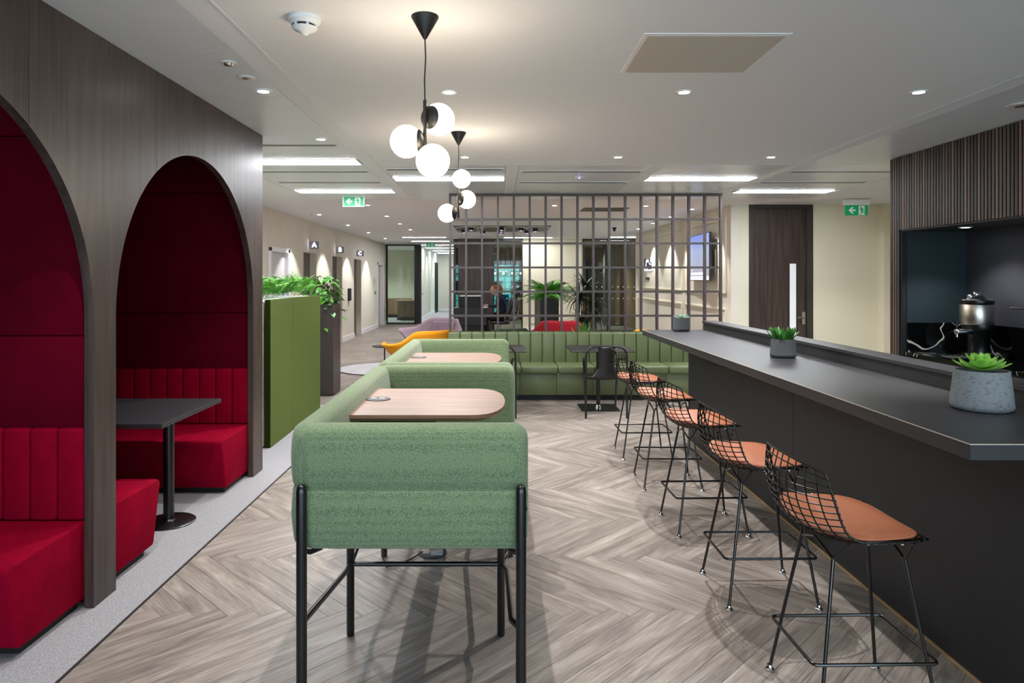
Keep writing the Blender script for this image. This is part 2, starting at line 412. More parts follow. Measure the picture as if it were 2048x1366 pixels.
def spot(x, y, e=SPOT_W, ang=95, c=(1,.985,.965), r=.014, blend=.6, z=CZ-.02):
    l = bpy.data.lights.new('spot_beam', 'SPOT'); l.energy = e; l.spot_size = math.radians(ang); l.spot_blend = blend; l.color = c; l.shadow_soft_size = r
    o = bpy.data.objects.new('spot_beam', l); COL.objects.link(o); o.location = (x, y, z); return o
def downlight_proto():
    t = thing('downlight', 'x', 'downlight', (0,0,CZ))
    MB().lathe([(.034,.004),(.036,-.006),(.052,-.007),(.056,0),(.056,.006)], (0,0,CZ), 24).build('bezel', M['white'], t, True)
    MB().cyl((0,0,CZ-.005), .035, .004, 20).build('lamp_face', M['spotw'], t)
    return t
DP = downlight_proto(); used = [0]
def downlight(x, y, label, grp, **kw):
    t = DP if not used[0] else dup(DP)
    used[0] = 1; t.location = (x, y, CZ); t['label'] = label; t['group'] = grp
    if kw.get('e', 1) > 0: spot(x, y, **kw)
names = {(-.295,4.35):'recessed downlight behind the near pendant cord',(1.205,4.35):'recessed downlight below the square ceiling hatch',(2.70,4.35):'recessed downlight near the slatted wood wall',
 (-.295,6.68):'small downlight just past the far pendant cone',(1.205,6.68):'downlight in the middle of the plaster raft edge',(2.70,6.68):'downlight at the far right corner of the plaster raft'}
for (x, y), l in names.items(): downlight(x, y, l, 'downlights in the plaster raft', e=SPOT_W*(1.25 if x == 1.205 else 1.0), ang=(100 if x<2 else 90))
for x, e in ((-.295,.45),(1.205,.25),(2.70,.2)): spot(x, 2.0, SPOT_W*e, 95)
for x in (-.295, 1.205): spot(x, -.35, SPOT_W*.25, 100)
downlight(-1.469, 4.33, 'lit downlight in the ceiling panels beside the arch wall', 'downlights in the panels', e=SPOT_W*.7)
downlight(-1.484, 5.82, 'lit downlight at the corner of the arch wall', 'downlights in the panels', e=SPOT_W*.7)
spot(-1.47, 2.6, SPOT_W*.6)
for i, y in enumerate((12.7,15.18,17.65,20.3)):
    downlight(-3.27, y, 'wall washing downlight %s' % ('in front of lift A','between lift signs A and B','between lift signs B and C','past lift C')[i], 'downlights along the lift wall', e=SPOT_W*.9, ang=86, blend=.35)
for i, y in enumerate((11.05,13.0,14.8,16.6)):
    downlight(-2.06, y, 'tiny lobby downlight %s' % ('just right of the exit sign','second from the exit sign','third from the exit sign','fourth from the exit sign')[i], 'lobby downlights', e=SPOT_W*.5)
for i, (x, y) in enumerate(((.968,11.1),(2.47,11.17),(3.38,11.7),(3.39,13.17),(3.4,14.7),(3.42,16.3))):
    downlight(x, y, ('lobby downlight behind the middle of the lattice screen','lobby downlight beside the grey ceiling vent','downlight above the wall screen','downlight past the wall screen','downlight second before the wall logo','downlight nearest the wall logo')[i], 'lobby downlights', e=SPOT_W*(.7 if i<2 else .8), ang=86, blend=.4)
for x, y in ((0,13.5),(1.8,15.),(.2,18.5),(2.4,18.5)): spot(x, y, SPOT_W*.7, 110)
spot(2.6, 9.9, SPOT_W*.5, 110); spot(5.2, 9.0, SPOT_W*.9, 120)

# ---------------------------------------------------------------- walls of the room
def wall(name, m, *boxes):
    mb = MB()
    for b in boxes: mb.box(*b)
    return struct(mb.build(name, M[m]))
XW = -3.83
op = [(11.62,12.63,2.10),(13.65,14.64,2.133),(16.09,17.11,2.133),(18.54,19.54,2.133),(22.3,23.4,2.08)]
bx = []; y = 5.9
for a, b, h in op:
    bx += [(XW-.3,XW,y,a,0,CZ+.03),(XW-.3,XW,a,b,h,CZ+.03)]; y = b
bx.append((XW-.3,XW,y,24.05,0,CZ+.03))
wall('wall_left', 'wallbeige', *bx)
wall('wall_left_near', 'wallbeige', (-3.5,-3.4,-4,5.9,0,CZ+.03), (-3.5+-.7,-3.4,5.8,5.9,0,CZ+.03))
y = 5.9; k = 1
for a, b, h in op + [(24.0,24.0,0)]:
    if y < a: struct(MB().box(XW,XW+.018,y,a,0,.13).build('baseboard_left', M['trimwhite'], None, bev=.003))
    y = b
for i, (a, b, h) in enumerate(op[1:4]):
    w = struct(MB().box(XW-.32,XW-.16,a-.02,b+.02,0,2.15).build('wall_lift_recess', M['wallbeige']))
    t = thing('lift_door', 'grey metal lift doors under the letter %s' % 'ABC'[i], 'lift door', (XW-.15,(a+b)/2,0), 'lift doors')
    MB().box(XW-.16,XW-.14,a,(a+b)/2-.003,0,h).build('door_leaf', M['lift'], t); MB().box(XW-.16,XW-.14,(a+b)/2+.003,b,0,h).build('door_leaf', M['lift'], t)
# white door near, far pink door
t = struct(MB().box(XW-.12,XW-.05,11.64,12.61,0,2.09).build('door_1', M['whitedoor']))
MB().box(XW-.05,XW+.02,11.56,11.66,0,2.14).box(XW-.05,XW+.02,12.6,12.7,0,2.14).box(XW-.05,XW+.02,11.56,12.7,2.07,2.15).build('door_frame', M['trimwhite'], t, bev=.004)
MB().tube([(XW-.05,12.5,1.02),(XW+.0,12.5,1.02),(XW+.0,12.38,1.02)], .009, 8).box(XW-.052,XW-.045,12.46,12.54,.95,1.12).build('door_handle', M['chrome'], t)
MB().box(XW-.05,XW-.046,12.44,12.56,1.3,1.42).build('door_notice', mat('blue_notice',(40,80,170),.5), t)
t = struct(MB().box(XW-.2,XW-.12,22.32,23.38,0,2.07).build('door_2', mat('pink_brown_door',(176,150,138),.6)))
MB().box(XW-.12,XW+.02,22.24,22.34,0,2.12).box(XW-.12,XW+.02,23.36,23.46,0,2.12).box(XW-.12,XW+.02,22.24,23.46,2.05,2.14).build('door_frame', M['trimwhite'], t)
# card readers, signs
def flat(name, label, cat, b, m, grp=None):
    return tag(MB().box(*b).build(name, M[m], None, bev=.002), label, cat, grp)
flat('call_plate','black lift call plate on the wall between lifts B and C','call plate',(XW,XW+.05,17.75,17.98,1.02,1.34),'blackmatt')
flat('door_release','small green door release button beside the far lobby door','switch',(XW,XW+.03,21.7,21.8,1.1,1.2),'signg')
flat('card_reader','slim grey card reader above the green release button','card reader',(XW,XW+.02,21.6,21.68,1.42,1.6),'steel')
flat('wall_socket','small socket low on the wall near the glass room','socket',(XW,XW+.02,23.62,23.7,.42,.52),'steel')
def font(txt, size, m, loc, rot, parent, ex=.004, name='letter', align='CENTER'):
    cu = bpy.data.curves.new(name, 'FONT'); cu.body = txt; cu.size = size; cu.extrude = ex; cu.align_x = align; cu.align_y = 'CENTER'; cu.offset = size*.015
    tmp = bpy.data.objects.new('tmp', cu); COL.objects.link(tmp); bpy.context.view_layer.update()
    me = bpy.data.meshes.new_from_object(tmp.evaluated_get(bpy.context.evaluated_depsgraph_get())); bpy.data.objects.remove(tmp)
    me.materials.clear(); me.materials.append(M[m]); o = bpy.data.objects.new(name, me); COL.objects.link(o); o.parent = parent
    off = Vector((0,0,0)); p = parent
    while p: off += p.location; p = p.parent
    o.location = Vector(loc)-off; o.rotation_euler = rot; return o
for i, y in enumerate((14.1, 16.44, 18.87)):
    z = 2.29
    t = thing('lift_sign', 'illuminated flag sign with the letter %s over a lift' % 'ABC'[i], 'sign', (XW, y, z), 'lift letter signs')
    MB().box(XW,XW+.205,y-.03,y+.03,z-.075,z+.075).build('sign_box', M['signbox'], t, bev=.004)
    font('ABC'[i], .135, 'letter', (XW+.105,y-.034,z), (PI/2,0,0), t)
# glass meeting room at the end of the lift lobby
t = thing('glass_partition', 'black framed glass wall at the far end of the lift lobby', 'glass partition', (-3.28,24,0))
MB().box(-3.82,-3.77,23.97,24.03,0,CZ).box(-2.83,-2.79,23.97,24.03,0,CZ).box(-3.82,-2.79,23.97,24.03,0,.05).box(-3.82,-2.79,23.97,24.03,CZ-.04,CZ).build('frame', M['blackmetal'], t)
MB().box(-3.77,-2.83,23.995,24.005,.05,CZ-.04).build('glass_pane', M['glass'], t)
wall('wall_meeting_room', 'wallbeige', (-6.4,-2.8,29,29.1,0,CZ+.03), (-6.5,-6.4,24,29,0,CZ+.03), (-6.5,XW,24.0,24.1,0,CZ+.03))
t = thing('credenza', 'walnut cabinet behind the glass wall of the far meeting room', 'cabinet', (-4,27,0))
MB().box(-5.3,-3.45,27.9,28.4,.12,.78).build('body', M['walnutcab'], t)
for k in range(4): MB().box(-5.28+k*.46,-4.84+k*.46,27.88,27.9,.14,.76).build('door', M['walnutcab'], t)
MB().box(-5.2,-3.55,27.95,28.35,0,.12).build('plinth', M['blackmatt'], t)
t = thing('wooden_table', 'walnut table end panel standing before the meeting room cabinet', 'table', (-3.4,26.5,0))
MB().box(-3.85,-2.95,25.9,27.3,.72,.76).build('tabletop', M['walnut'], t); MB().box(-3.75,-3.02,26.3,26.36,.1,.72).build('leg_panel', M['walnutcab'], t)
MB().box(-3.75,-3.02,26.1,26.7,.0,.1).build('plinth', M['blackmatt'], t)
spot(-4.6, 26.5, SPOT_W*2.2, 140); 
# corridor beyond
wall('wall_corridor_left', 'wallbeige', (-2.9,-2.8,24.5,31.7,0,CZ+.03), (-2.9,-2.8,31.7,32.6,2.3,CZ+.03), (-2.9,-2.8,32.6,33.6,0,CZ+.03))
struct(MB().box(-2.8,-2.782,24.5,31.7,0,.13).build('baseboard_corridor', M['trimwhite']))
wall('wall_corridor_end', 'wallbeige', (-2.9,-1.1,33.5,33.6,0,CZ+.03))
struct(MB().box(-2.8,-1.2,33.48,33.5,0,.13).build('baseboard_end', M['trimwhite']))
t = thing('glass_door', 'dark framed door at the mouth of the far corridor', 'door', (-2.8,24.2,0))
MB().box(-2.80,-2.74,24.04,24.5,0,CZ).build('leaf', M['blackmetal'], t); MB().box(-2.74,-2.6,24.10,24.14,0,CZ).build('leaf_edge', M['darkstrip'], t)
MB().tube([(-2.62,24.12,1.05),(-2.62,24.03,1.05),(-2.52,24.03,1.05)], .012, 6).build('handle', M['chrome'], t)
struct(MB().box(-2.8,-2.72,31.7,31.8,0,2.35).box(-2.8,-2.72,32.5,32.6,0,2.35).box(-2.82,-2.8,31.8,32.5,0,2.3).build('door_3', M['blackmetal']))
t = thing('corridor_glazing', 'tall clear glazed wall on the right of the far corridor', 'glass partition', (-1.2,27,0))
MB().box(-1.23,-1.20,20.6,33.5,.05,CZ-.04).build('glass_pane', M['glass'], t)
MB().box(-1.25,-1.18,20.6,33.5,0,.05).box(-1.25,-1.18,20.6,33.5,CZ-.04,CZ).box(-1.25,-1.18,20.55,20.62,0,CZ).box(-1.25,-1.18,26,26.04,0,CZ).build('frame', M['blackmetal'], t)
for y in (25.5, 28, 31): spot(-2.6, y, SPOT_W*.7, 80)
# back wall of the reception
wall('wall_back', 'wallcream', (.83,2.63,20.5,20.62,0,CZ+.03), (4.3,6.8,20.5,20.62,0,CZ+.03))
struct(MB().box(.83,2.63,20.482,20.5,0,.12).build('baseboard_back', M['trimwhite']))
def mould(nm, x0, x1, z0, z1, yw):
    w, d = .03, .02; m = MB()
    m.box(x0,x1,yw-d,yw,z0,z0+w).box(x0,x1,yw-d,yw,z1-w,z1).box(x0,x0+w,yw-d,yw,z0+w,z1-w).box(x1-w,x1,yw-d,yw,z0+w,z1-w)
    return struct(m.build(nm, M['wallcream'], None))
mould('trim_2', 1.0, 2.4, 1.35, 2.62, 20.5); mould('trim_3', 1.0, 2.4, .25, 1.12, 20.5)
t = thing('wood_block', 'dark wooden full height cupboard block behind the reception desk', 'cupboard', (-.58,20.6,0))
MB().box(-1.10,-.06,20.4,21.2,0,CZ).build('body', M['darkwood'], t); 
for a, b in ((-1.09,-.755),(-.745,-.415),(-.405,-.07)): MB().box(a,b,20.385,20.4,.05,CZ-.02).build('door', M['darkwood'], t)
for i, (x0, x1, lb) in enumerate(((-.06,.83,'black framed glass doorway behind the seated receptionist'),(2.63,4.3,'black framed glass wall behind the tall dracaena'))):
    t = thing('glazed_screen', lb, 'glass partition', ((x0+x1)/2,20.5,0))
    f = MB().box(x0,x1,20.47,20.53,CZ-.05,CZ).box(x0,x1,20.47,20.53,0,.04).box(x0,x0+.04,20.47,20.53,0,CZ).box(x1-.04,x1,20.47,20.53,0,CZ)
    if i: f.box(3.35,3.39,20.47,20.53,0,CZ)
    f.build('frame', M['blackmetal'], t); MB().box(x0+.04,x1-.04,20.495,20.505,.04,CZ-.05).build('glass_pane', M['glass'], t)
    for zz in (1.0, 1.35):
        for k in range(int((x1-x0)/.16)): MB().cyl((x0+.1+k*.16,20.49,zz), .018, .004, 8, 'y').build('manifestation_dot', M['trimwhite'], t)
# room behind the glass
wall('wall_rear_room', 'tanwall', (-1.1,6.8,26.5,26.6,2.15,CZ+.03), (.95,6.8,26.5,26.6,0,2.15), (-1.1,6.8,26.5,26.6,0,.25), (4.35,4.45,20.62,26.5,0,CZ+.03), (2.0,2.1,20.62,26.5,0,CZ+.03))
t = thing('grid_window', 'black gridded window with turquoise building beyond it', 'window', (0,26.5,0))
f = MB()
for k in range(8): f.box(-1.1+k*.29,-1.08+k*.29,26.5,26.54,.25,2.15)
for z in (.25,.73,1.2,1.67,2.13): f.box(-1.1,.95,26.5,26.54,z,z+.022)
f.build('glazing_bars', M['blackmetal'], t)
MB().box(-1.1,.95,26.515,26.52,.25,2.15).build('glass_pane', M['glass'], t)
t = thing('turquoise_building', 'turquoise clad building seen through the gridded window', 'building', (0,30,0))
MB().box(-.9,3,30,30.4,-.5,2.6).build('wall', emit('turquoise_cladding_glow',(70,170,175),.55), t)  # emission in the cladding stands in for daylight on it
for k in range(5):
    MB().box(-.8+k*.75,-.4+k*.75,29.96,30,.9,1.5).build('window', mat('brick_brown%d'%k,(120,88,80),.7), t)
MB().box(-.9,3,29.95,30,1.75,1.85).build('ledge', M['white'], t); MB().box(.1,.6,29.9,30,-.4,.9).build('door', mat('blue_hoarding',(30,130,190),.5), t)
t = thing('bulb_chandelier', 'chandelier of small warm bulbs behind the receptionist', 'chandelier', (.45,23.5,CZ))
MB().tube([(.45,23.5,CZ),(.45,23.5,2.05)], .012, 6).tube([(-.15,23.5,2.02),(1.05,23.5,2.02)], .012, 6).tube([(-.15,23.8,1.85),(1.05,23.8,1.85)], .012, 6).tube([(.45,23.5,2.02),(.45,23.8,1.85)], .01, 6).build('chandelier_frame', M['blackmetal'], t)
for k in range(9):
    MB().ball((-.15+k*.15,23.5+(k%2)*.3,2.02-(k%2)*.2-.04), .032, 10, 6).build('bulb', emit('warm_bulb%d'%k,(255,190,130),9), t)
wall('wall_rear_slats', 'slatwood2', (2.1,4.3,26.3,26.48,0,2.2))
for k in range(22): MB().box(2.12+k*.1,2.17+k*.1,26.27,26.3,0,2.2).build('slat', M['darkwoodh'], bpy.data.objects['wall_rear_slats'])
flat('grey_pillar','grey pillar behind the right hand glass wall','pillar',(3.7,4.05,23,23.4,0,CZ),'greycol')
t = thing('tub_chair', 'orange leather chair glimpsed behind the dracaena leaves', 'chair', (3.05,24,0))
MB().rbox(2.85,3.25,23.8,24.2,.3,.48,.06).build('seat', M['orange'], t, True); MB().rbox(3.12,3.28,23.8,24.2,.4,.95,.06).build('backrest', M['orange'], t, True)
for a in (2.9,3.2):
    for b in (23.85,24.15): MB().cyl((a,b,0), .015, .32, 8).build('leg', M['blackmetal'], t)
spot(-.2, 15.4, SPOT_W*.9, 80)  # extra light added to brighten the reception desk, no fitting above it
spot(.3, 23.3, SPOT_W*1.2, 130, (1,.8,.65)); spot(3.1, 23.0, SPOT_W*1.0, 130, (1,.85,.7))
# right side of the lobby: panelled wall
wall('wall_right_lobby', 'wallbeige', (3.80,3.95,11.0,18.35,0,CZ+.03), (3.80,4.4,18.35,18.45,0,CZ+.03), (4.3,4.4,18.4,20.5,0,CZ+.03))
def mouldx(nm, y0, y1, z0, z1, xw=3.80):
    w, d = .035, .022; m = MB()
    m.box(xw-d,xw,y0,y1,z0,z0+w).box(xw-d,xw,y0,y1,z1-w,z1).box(xw-d,xw,y0,y0+w,z0+w,z1-w).box(xw-d,xw,y1-w,y1,z0+w,z1-w)
    return struct(m.build(nm, M['wallcream'], None, bev=.004))
for i, (a, b) in enumerate(((11.2,13.6),(13.85,18.1))):
    mouldx('trim_%d'%(4+2*i), a, b, 1.35, 2.60); mouldx('trim_%d'%(5+2*i), a, b, .22, 1.11)
struct(MB().box(3.782,3.80,11,18.35,0,.13).build('baseboard_right', M['trimwhite']))
# door wall
wall('wall_door', 'wallcream', (3.951,4.09,11.0,11.12,0,CZ+.03), (5.12,6.19,11.0,11.12,0,CZ+.03), (6.19,7.4,10.86,11.0,0,CZ+.03))
struct(MB().box(5.12,6.19,10.982,11,0,.12).build('baseboard_door', M['trimwhite']))
d = struct(MB().box(4.16,5.02,11.03,11.08,0,CZ-.06).build('door_4', M['darkwood']))
MB().box(4.09,4.16,10.985,11.09,0,CZ).box(5.02,5.12,10.985,11.09,0,CZ).box(4.16,5.02,10.985,11.09,CZ-.06,CZ).build('door_frame', M['darkwoodh'], d)
MB().box(4.755,4.86,11.02,11.03,.55,1.84).build('vision_panel', emit('frosted_glass_glow',(160,185,200),.13), d)  # pane glows slightly in place of light passing through it
MB().box(4.74,4.755,11.015,11.035,.53,1.86).box(4.86,4.875,11.015,11.035,.53,1.86).box(4.755,4.86,11.015,11.035,1.84,1.86).build('panel_bead', M['darkwoodh'], d)
MB().box(4.955,5.01,11.015,11.03,.86,1.06).tube([(4.985,11.02,.97),(4.985,10.965,.97),(4.875,10.965,.97)], .011, 8).build('door_handle', M['chrome'], d, True)

# ---------------------------------------------------------------- arch partition on the left
PX, PB = -1.94, -1.985
R_, SPR = .993, 1.40
archs = [(1.31, 3.30), (3.494, 5.48)]
def zb(y):
    for a, b in archs:
        if a < y < b:
            c, r = (a+b)/2, (b-a)/2
            return SPR + math.sqrt(max(0, r*r-(y-c)**2))
    return 0
part = struct(MB().box(-3.4,-3.3,-.5,5.7,0,CZ).build('wall_booth_back', M['velvet_shaded']))
pan = struct(MB().box(PB-.03,PB-.026,5.58,5.66,0,CZ).build('wall_arches', M['darkwoodh']))
seams = [-.5,.58,1.71,2.841,3.916,5.083,5.70]
for i in range(len(seams)-1):
    a, b = seams[i]+.0015, seams[i+1]-.0015
    ys = {a, b}
    for p, q in archs:
        for e in (p, q):
            if a < e < b: ys |= {e-1e-4, e+1e-4}
        c, r = (p+q)/2, (q-p)/2
        for k in range(1, 48):
            yy = c - r*math.cos(PI*k/48)
            if a < yy < b: ys.add(yy)
    ys = sorted(ys); mb = MB()
    for y0, y1 in zip(ys, ys[1:]):
        z0, z1 = zb(y0), zb(y1)
        mb.add([(PX,y0,z0),(PX,y1,z1),(PX,y1,CZ),(PX,y0,CZ),(PB,y0,z0),(PB,y1,z1),(PB,y1,CZ),(PB,y0,CZ)],
               [(0,1,2,3),(4,7,6,5),(0,4,5,1)] + ([(1,5,6,2)] if y1 == ys[-1] else []) + ([(0,3,7,4)] if y0 == ys[0] else []))
    mb.build('wood_panel', M['darkwood'], pan)
# dividers behind piers (velvet), end return
def divider(y0, y1, name):
    w = struct(MB().box(-3.3,PB-.001,y0+.02,y1-.02,0,CZ).build(name, M['velvet_shaded']))
    return w
divider(3.34,3.46,'wall_booth_divider'); divider(5.56,5.67,'wall_booth_far'); 
struct(MB().box(-3.4,PB,5.67,5.70,0,CZ).build('wall_arch_return', M['darkwood']))
def vpanels(yf, sgn, label):
    """upholstered velvet panels standing proud of a divider; yf = face plane"""
    t = thing('velvet_wall_panel', label, 'wall panel', (-2.6,yf,0))
    y0, y1 = sorted((yf, yf+.03*sgn))
    for z0, z1 in ((.86,1.318),(1.322,2.293),(2.297,CZ-.005)):
        MB().rbox(-3.28,PB-.006,y0,y1,z0,z1,.006,2).build('panel', M['velvet_shaded'], t, True)
vpanels(3.33, 1, 'shade-toned red velvet panels above the bench under the left arch')
vpanels(5.54, 1, 'shade-toned red velvet panels above the bench under the second arch')
vpanels(3.47, -1, 'shade-toned red velvet panels behind the second arch, facing away from view')
def booth_bench(yb, d, label):
    """yb = face of the backrest, d = +1 seat extends towards +Y, -1 towards the camera; built in place"""
    t = thing('booth_bench', label, 'bench', (-2.6,yb,0), 'red velvet booth benches')
    yr = yb-.05*d if True else yb
    def Y(v): return yb + d*v
    prof = [(Y(-.03),.05),(Y(.44),.05),(Y(.455),.06),(Y(.53),.385),(Y(.525),.405),(Y(.50),.418),(Y(-.03),.425)]
    MB().poly(prof, 'x', -3.26, PX-.047).build('seat', M['velvet'], t, True, bev=.012, seg=3)
    y0, y1 = sorted((Y(0), Y(.40)))
    MB().box(-3.2,PX-.08,y0,y1,.006,.052).build('plinth', M['black'], t)
    n = 10; w = .132; x1 = PX-.052
    y0, y1 = sorted((Y(0), Y(-.055)))
    ch = MB().rbox(x1-w+.001,x1-.001,y0,y1,.427,.872,.016,3).build('back_channel', M['velvet'], t, True)
    for k in range(1, n-1):
        c = ch.copy(); COL.objects.link(c); c.parent = t; c.location = (-k*w,0,0)
    return t
booth_bench(3.302+.0, -1, 'red velvet bench under the left arch, cut off by the photo edge')
booth_bench(5.50, -1, 'red velvet bench facing the table under the second arch')
booth_bench(3.525, 1, 'red velvet bench half hidden behind the wooden pier between the arches')
t = thing('booth_table', 'dark grey rectangular table on a black pole under the second arch', 'table', (-2.5,4.47,0))
MB().box(-3.2,-1.965,4.03,4.90,.712,.74).build('tabletop', M['bartop'], t, bev=.002)
MB().box(-3.1,-2.05,4.10,4.83,.70,.712).build('underframe', M['blackmatt'], t)
for x in (-2.136, -2.95):
    MB().cyl((x,4.47,.02), .034, .68, 24).build('pole', M['blackmetal'], t, True)
    MB().lathe([(.165,.006),(.165,.012),(.155,.018),(.04,.022),(.034,.03)], (x-.0,4.47,0), 40).build('base', M['blackmetal'], t, True)

# ---------------------------------------------------------------- green felt panels, lockers, planter with foliage
t = thing('felt_screen', 'olive green felt panels standing past the wooden arches', 'screen', (-2.15,7.2,0))
def slab(pts, z0, z1, m, nm):
    return MB().poly(pts, 'z', z0, z1).build(nm, M[m], t, bev=.004)
slab([(-2.162,6.42),(-2.11,6.42),(-2.118,7.14),(-2.168,7.14)], .01, 1.40, 'felt', 'felt_panel')
slab([(-2.176,7.17),(-2.126,7.17),(-2.06,8.05),(-2.11,8.05)], .01, 1.40, 'felt', 'felt_panel')
MB().box(-2.162,-2.112,6.412,6.42,.01,1.398).build('panel_edge', M['feltd'], t)
t = thing('storage_locker', 'white topped locker unit behind the olive felt panels', 'locker', (-2.4,7.2,0))
MB().box(-2.62,-2.18,6.40,7.99,.02,1.37).build('body', M['wallbeige'], t, bev=.003); MB().box(-2.64,-2.175,6.38,8.0,1.37,1.40).build('top', M['white'], t, bev=.003)
MB().box(-2.61,-2.19,6.395,6.40,.05,.66).build('door', M['white'], t); MB().box(-2.61,-2.19,6.395,6.40,.68,1.34).build('door', M['white'], t)
t = thing('wood_planter', 'tall dark wood planter box past the felt panels', 'planter', (-2.45,9.5,0))
MB().box(-2.72,-2.21,9.3,9.75,.01,1.25).build('box', M['darkwoodh'], t, bev=.004); MB().box(-2.212,-2.205,9.31,9.74,.02,1.24).build('side_face', M['darkwood'], t); MB().box(-2.68,-2.25,9.34,9.71,1.25,1.26).build('soil', M['soil'], t)

def frond_mesh(L, n, w, droop, seed, m, name='frond', base_up=1.0, leaf_l=None, fwd=1.0):
    """a pinnate frond leaving the origin: spine arches up then out along +x"""
    r = random.Random(seed); mb = MB(); pts = []
    for i in range(n+1):
        s = i/n
        pts.append(Vector((L*fwd*(.25*s+.55*s*s), 0, L*(base_up*s-droop*s*s))))
    mb.tube(pts, .0016, 4)
    for i in range(2, n+1):
        s = i/n; p = pts[i]; d = (pts[i]-pts[i-1]).normalized()
        ll = (leaf_l or L*.28)*math.sin(PI*min(.98,.18+s*.8))**.7*r.uniform(.85,1.1)
        for sg in (-1, 1):
            dirv = (Vector((0,sg,0))*.85 + d*.65 + Vector((0,0,-.18))).normalized(); q = p+dirv*ll
            a = d*w; mid = p+dirv*ll*.5+Vector((0,0,.006))
            mb.add([p, mid-a, q, mid+a], [(0,1,2,3)])
    o = mb.build(name, m); return o
def plant(name, label, cat, loc, protos, spots, group=None, tilt=.5):
    t = thing(name, label, cat, loc, group)
    for i, (x, y, z, a, sc) in enumerate(spots):
        p = RND.choice(protos); c = lk(p, (x-loc[0], y-loc[1], z-loc[2]), (RND.uniform(-.15,.15), RND.uniform(-.1,tilt), a), t, scale=(sc,sc,sc))
    return t
palm = [frond_mesh(.30, 14, .007, .30, k, M['leafb'], fwd=.75) for k in range(4)]
broad = [frond_mesh(.25, 8, .016, .35, 20+k, M['leaf'], fwd=.8) for k in range(3)]
def scat(x0, x1, y0, y1, z, n, s0, s1): return [(RND.uniform(x0,x1), RND.uniform(y0,y1), z, RND.uniform(0,2*PI), RND.uniform(s0,s1)) for _ in range(n)]
plant('parlour_palm', 'feathery green palm on the locker, cut off by the arch wall', 'plant', (-2.42,6.6,1.46), palm, scat(-2.45,-2.2,6.45,6.9,1.41,36,.75,1.0))
plant('leafy_fern', 'broad leaved fern in the middle of the locker top', 'plant', (-2.38,7.1,1.46), broad+palm[:1], scat(-2.45,-2.18,6.9,7.35,1.41,36,.7,1.0))
plant('feathery_palm', 'tallest feathery palm at the far end of the locker top', 'plant', (-2.36,7.6,1.46), palm, scat(-2.45,-2.15,7.35,7.9,1.41,46,.85,1.2))
for p in palm+broad: bpy.data.objects.remove(p)
def heart(L, w, name, m):
    mb = MB(); pr = [(0,.02),(.12,.38),(.3,.5),(.55,.42),(.8,.2),(1,0.005)]
    vs_ = []
    for s, h in pr:
        z = -.35*L*s*s
        vs_ += [(s*L,-h*w,z+.08*w),(s*L,0,z),(s*L,h*w,z+.08*w)]
    fs = []
    for i in range(5):
        for j in (0, 1): fs.append((3*i+j,3*i+j+1,3*i+4+j,3*i+3+j))
    return mb.add(vs_, fs).build(name, m, None, True)
def vine(name, label, loc, n, mats, R, zs, lsize, group=None, drop=.15):
    t = thing(name, label, 'plant', loc, group)
    pr = [heart(lsize*k, lsize*.75*k, 'leaf', m) for k in (1,.8) for m in mats]
    st = MB()
    for i in range(n):
        a = RND.uniform(0,2*PI); rr = R*math.sqrt(RND.random()); x, y = rr*math.cos(a), rr*math.sin(a)
        z = RND.uniform(*zs)*(1-.5*(rr/R)**2) - (drop if rr > .8*R and RND.random() < .6 else 0)*RND.random()
        lk(RND.choice(pr), (x,y,z), (RND.uniform(-.4,.4), RND.uniform(-.2,.7), a+RND.uniform(-.6,.6)), t)
        st.tube([(x*.3+loc[0],y*.3+loc[1],loc[2]-.0),(x*.7+loc[0],y*.7+loc[1],loc[2]+z*.8),(x+loc[0],y+loc[1],loc[2]+z)], .002, 4)
    st.build('stems', M['stem'], t)
    for p in pr: bpy.data.objects.remove(p)
    return t
yl = mat('yellow_green_leaf', (170,190,50), .4)
vine('trailing_pothos', 'glossy trailing pothos spilling over the dark wood planter', (-2.40,9.5,1.26), 190, [M['leaf'],M['leafb'],M['leaf']], .27, (.03,.42), .095, drop=.45)

# ---------------------------------------------------------------- high green sofas with tables
def pad(prof, a, b, r, axis, mir=1, o=(0,0), n=5):
    """profile of (t, z) swept from a to b along an axis with rounded ends. t offsets from o along the other axis times mir"""
    T = max(p[0] for p in prof)-min(p[0] for p in prof); ct = (max(p[0] for p in prof)+min(p[0] for p in prof))/2
    H = max(p[1] for p in prof)-min(p[1] for p in prof); cz = (max(p[1] for p in prof)+min(p[1] for p in prof))/2
    ra, rb = r if isinstance(r, tuple) else (r, r)
    q = [(1-math.cos(th), 1-math.sin(th)) for th in [PI/2*k/n for k in range(n+1)]]
    st = [(a+ra*u_, ra*v_) for u_, v_ in q] + [(b-rb*u_, rb*v_) for u_, v_ in reversed(q)]
    mb = MB(); vs_ = []; m = len(prof)
    for s, ins in st:
        ft, fz = 1-ins/(T/2)*.9, 1-ins/(H/2)
        for t_, z_ in prof:
            tt = ct+(t_-ct)*ft; zz = cz+(z_-cz)*fz
            vs_.append((s, o[1]+mir*tt, zz) if axis == 'x' else (o[0]+mir*tt, s, zz))
    fs = [(i*m+k, i*m+(k+1)%m, (i+1)*m+(k+1)%m, (i+1)*m+k) for i in range(len(st)-1) for k in range(m)]
    fs += [tuple(range(m))[::-1], tuple(range((len(st)-1)*m, len(st)*m))]
    return mb.add(vs_, fs)
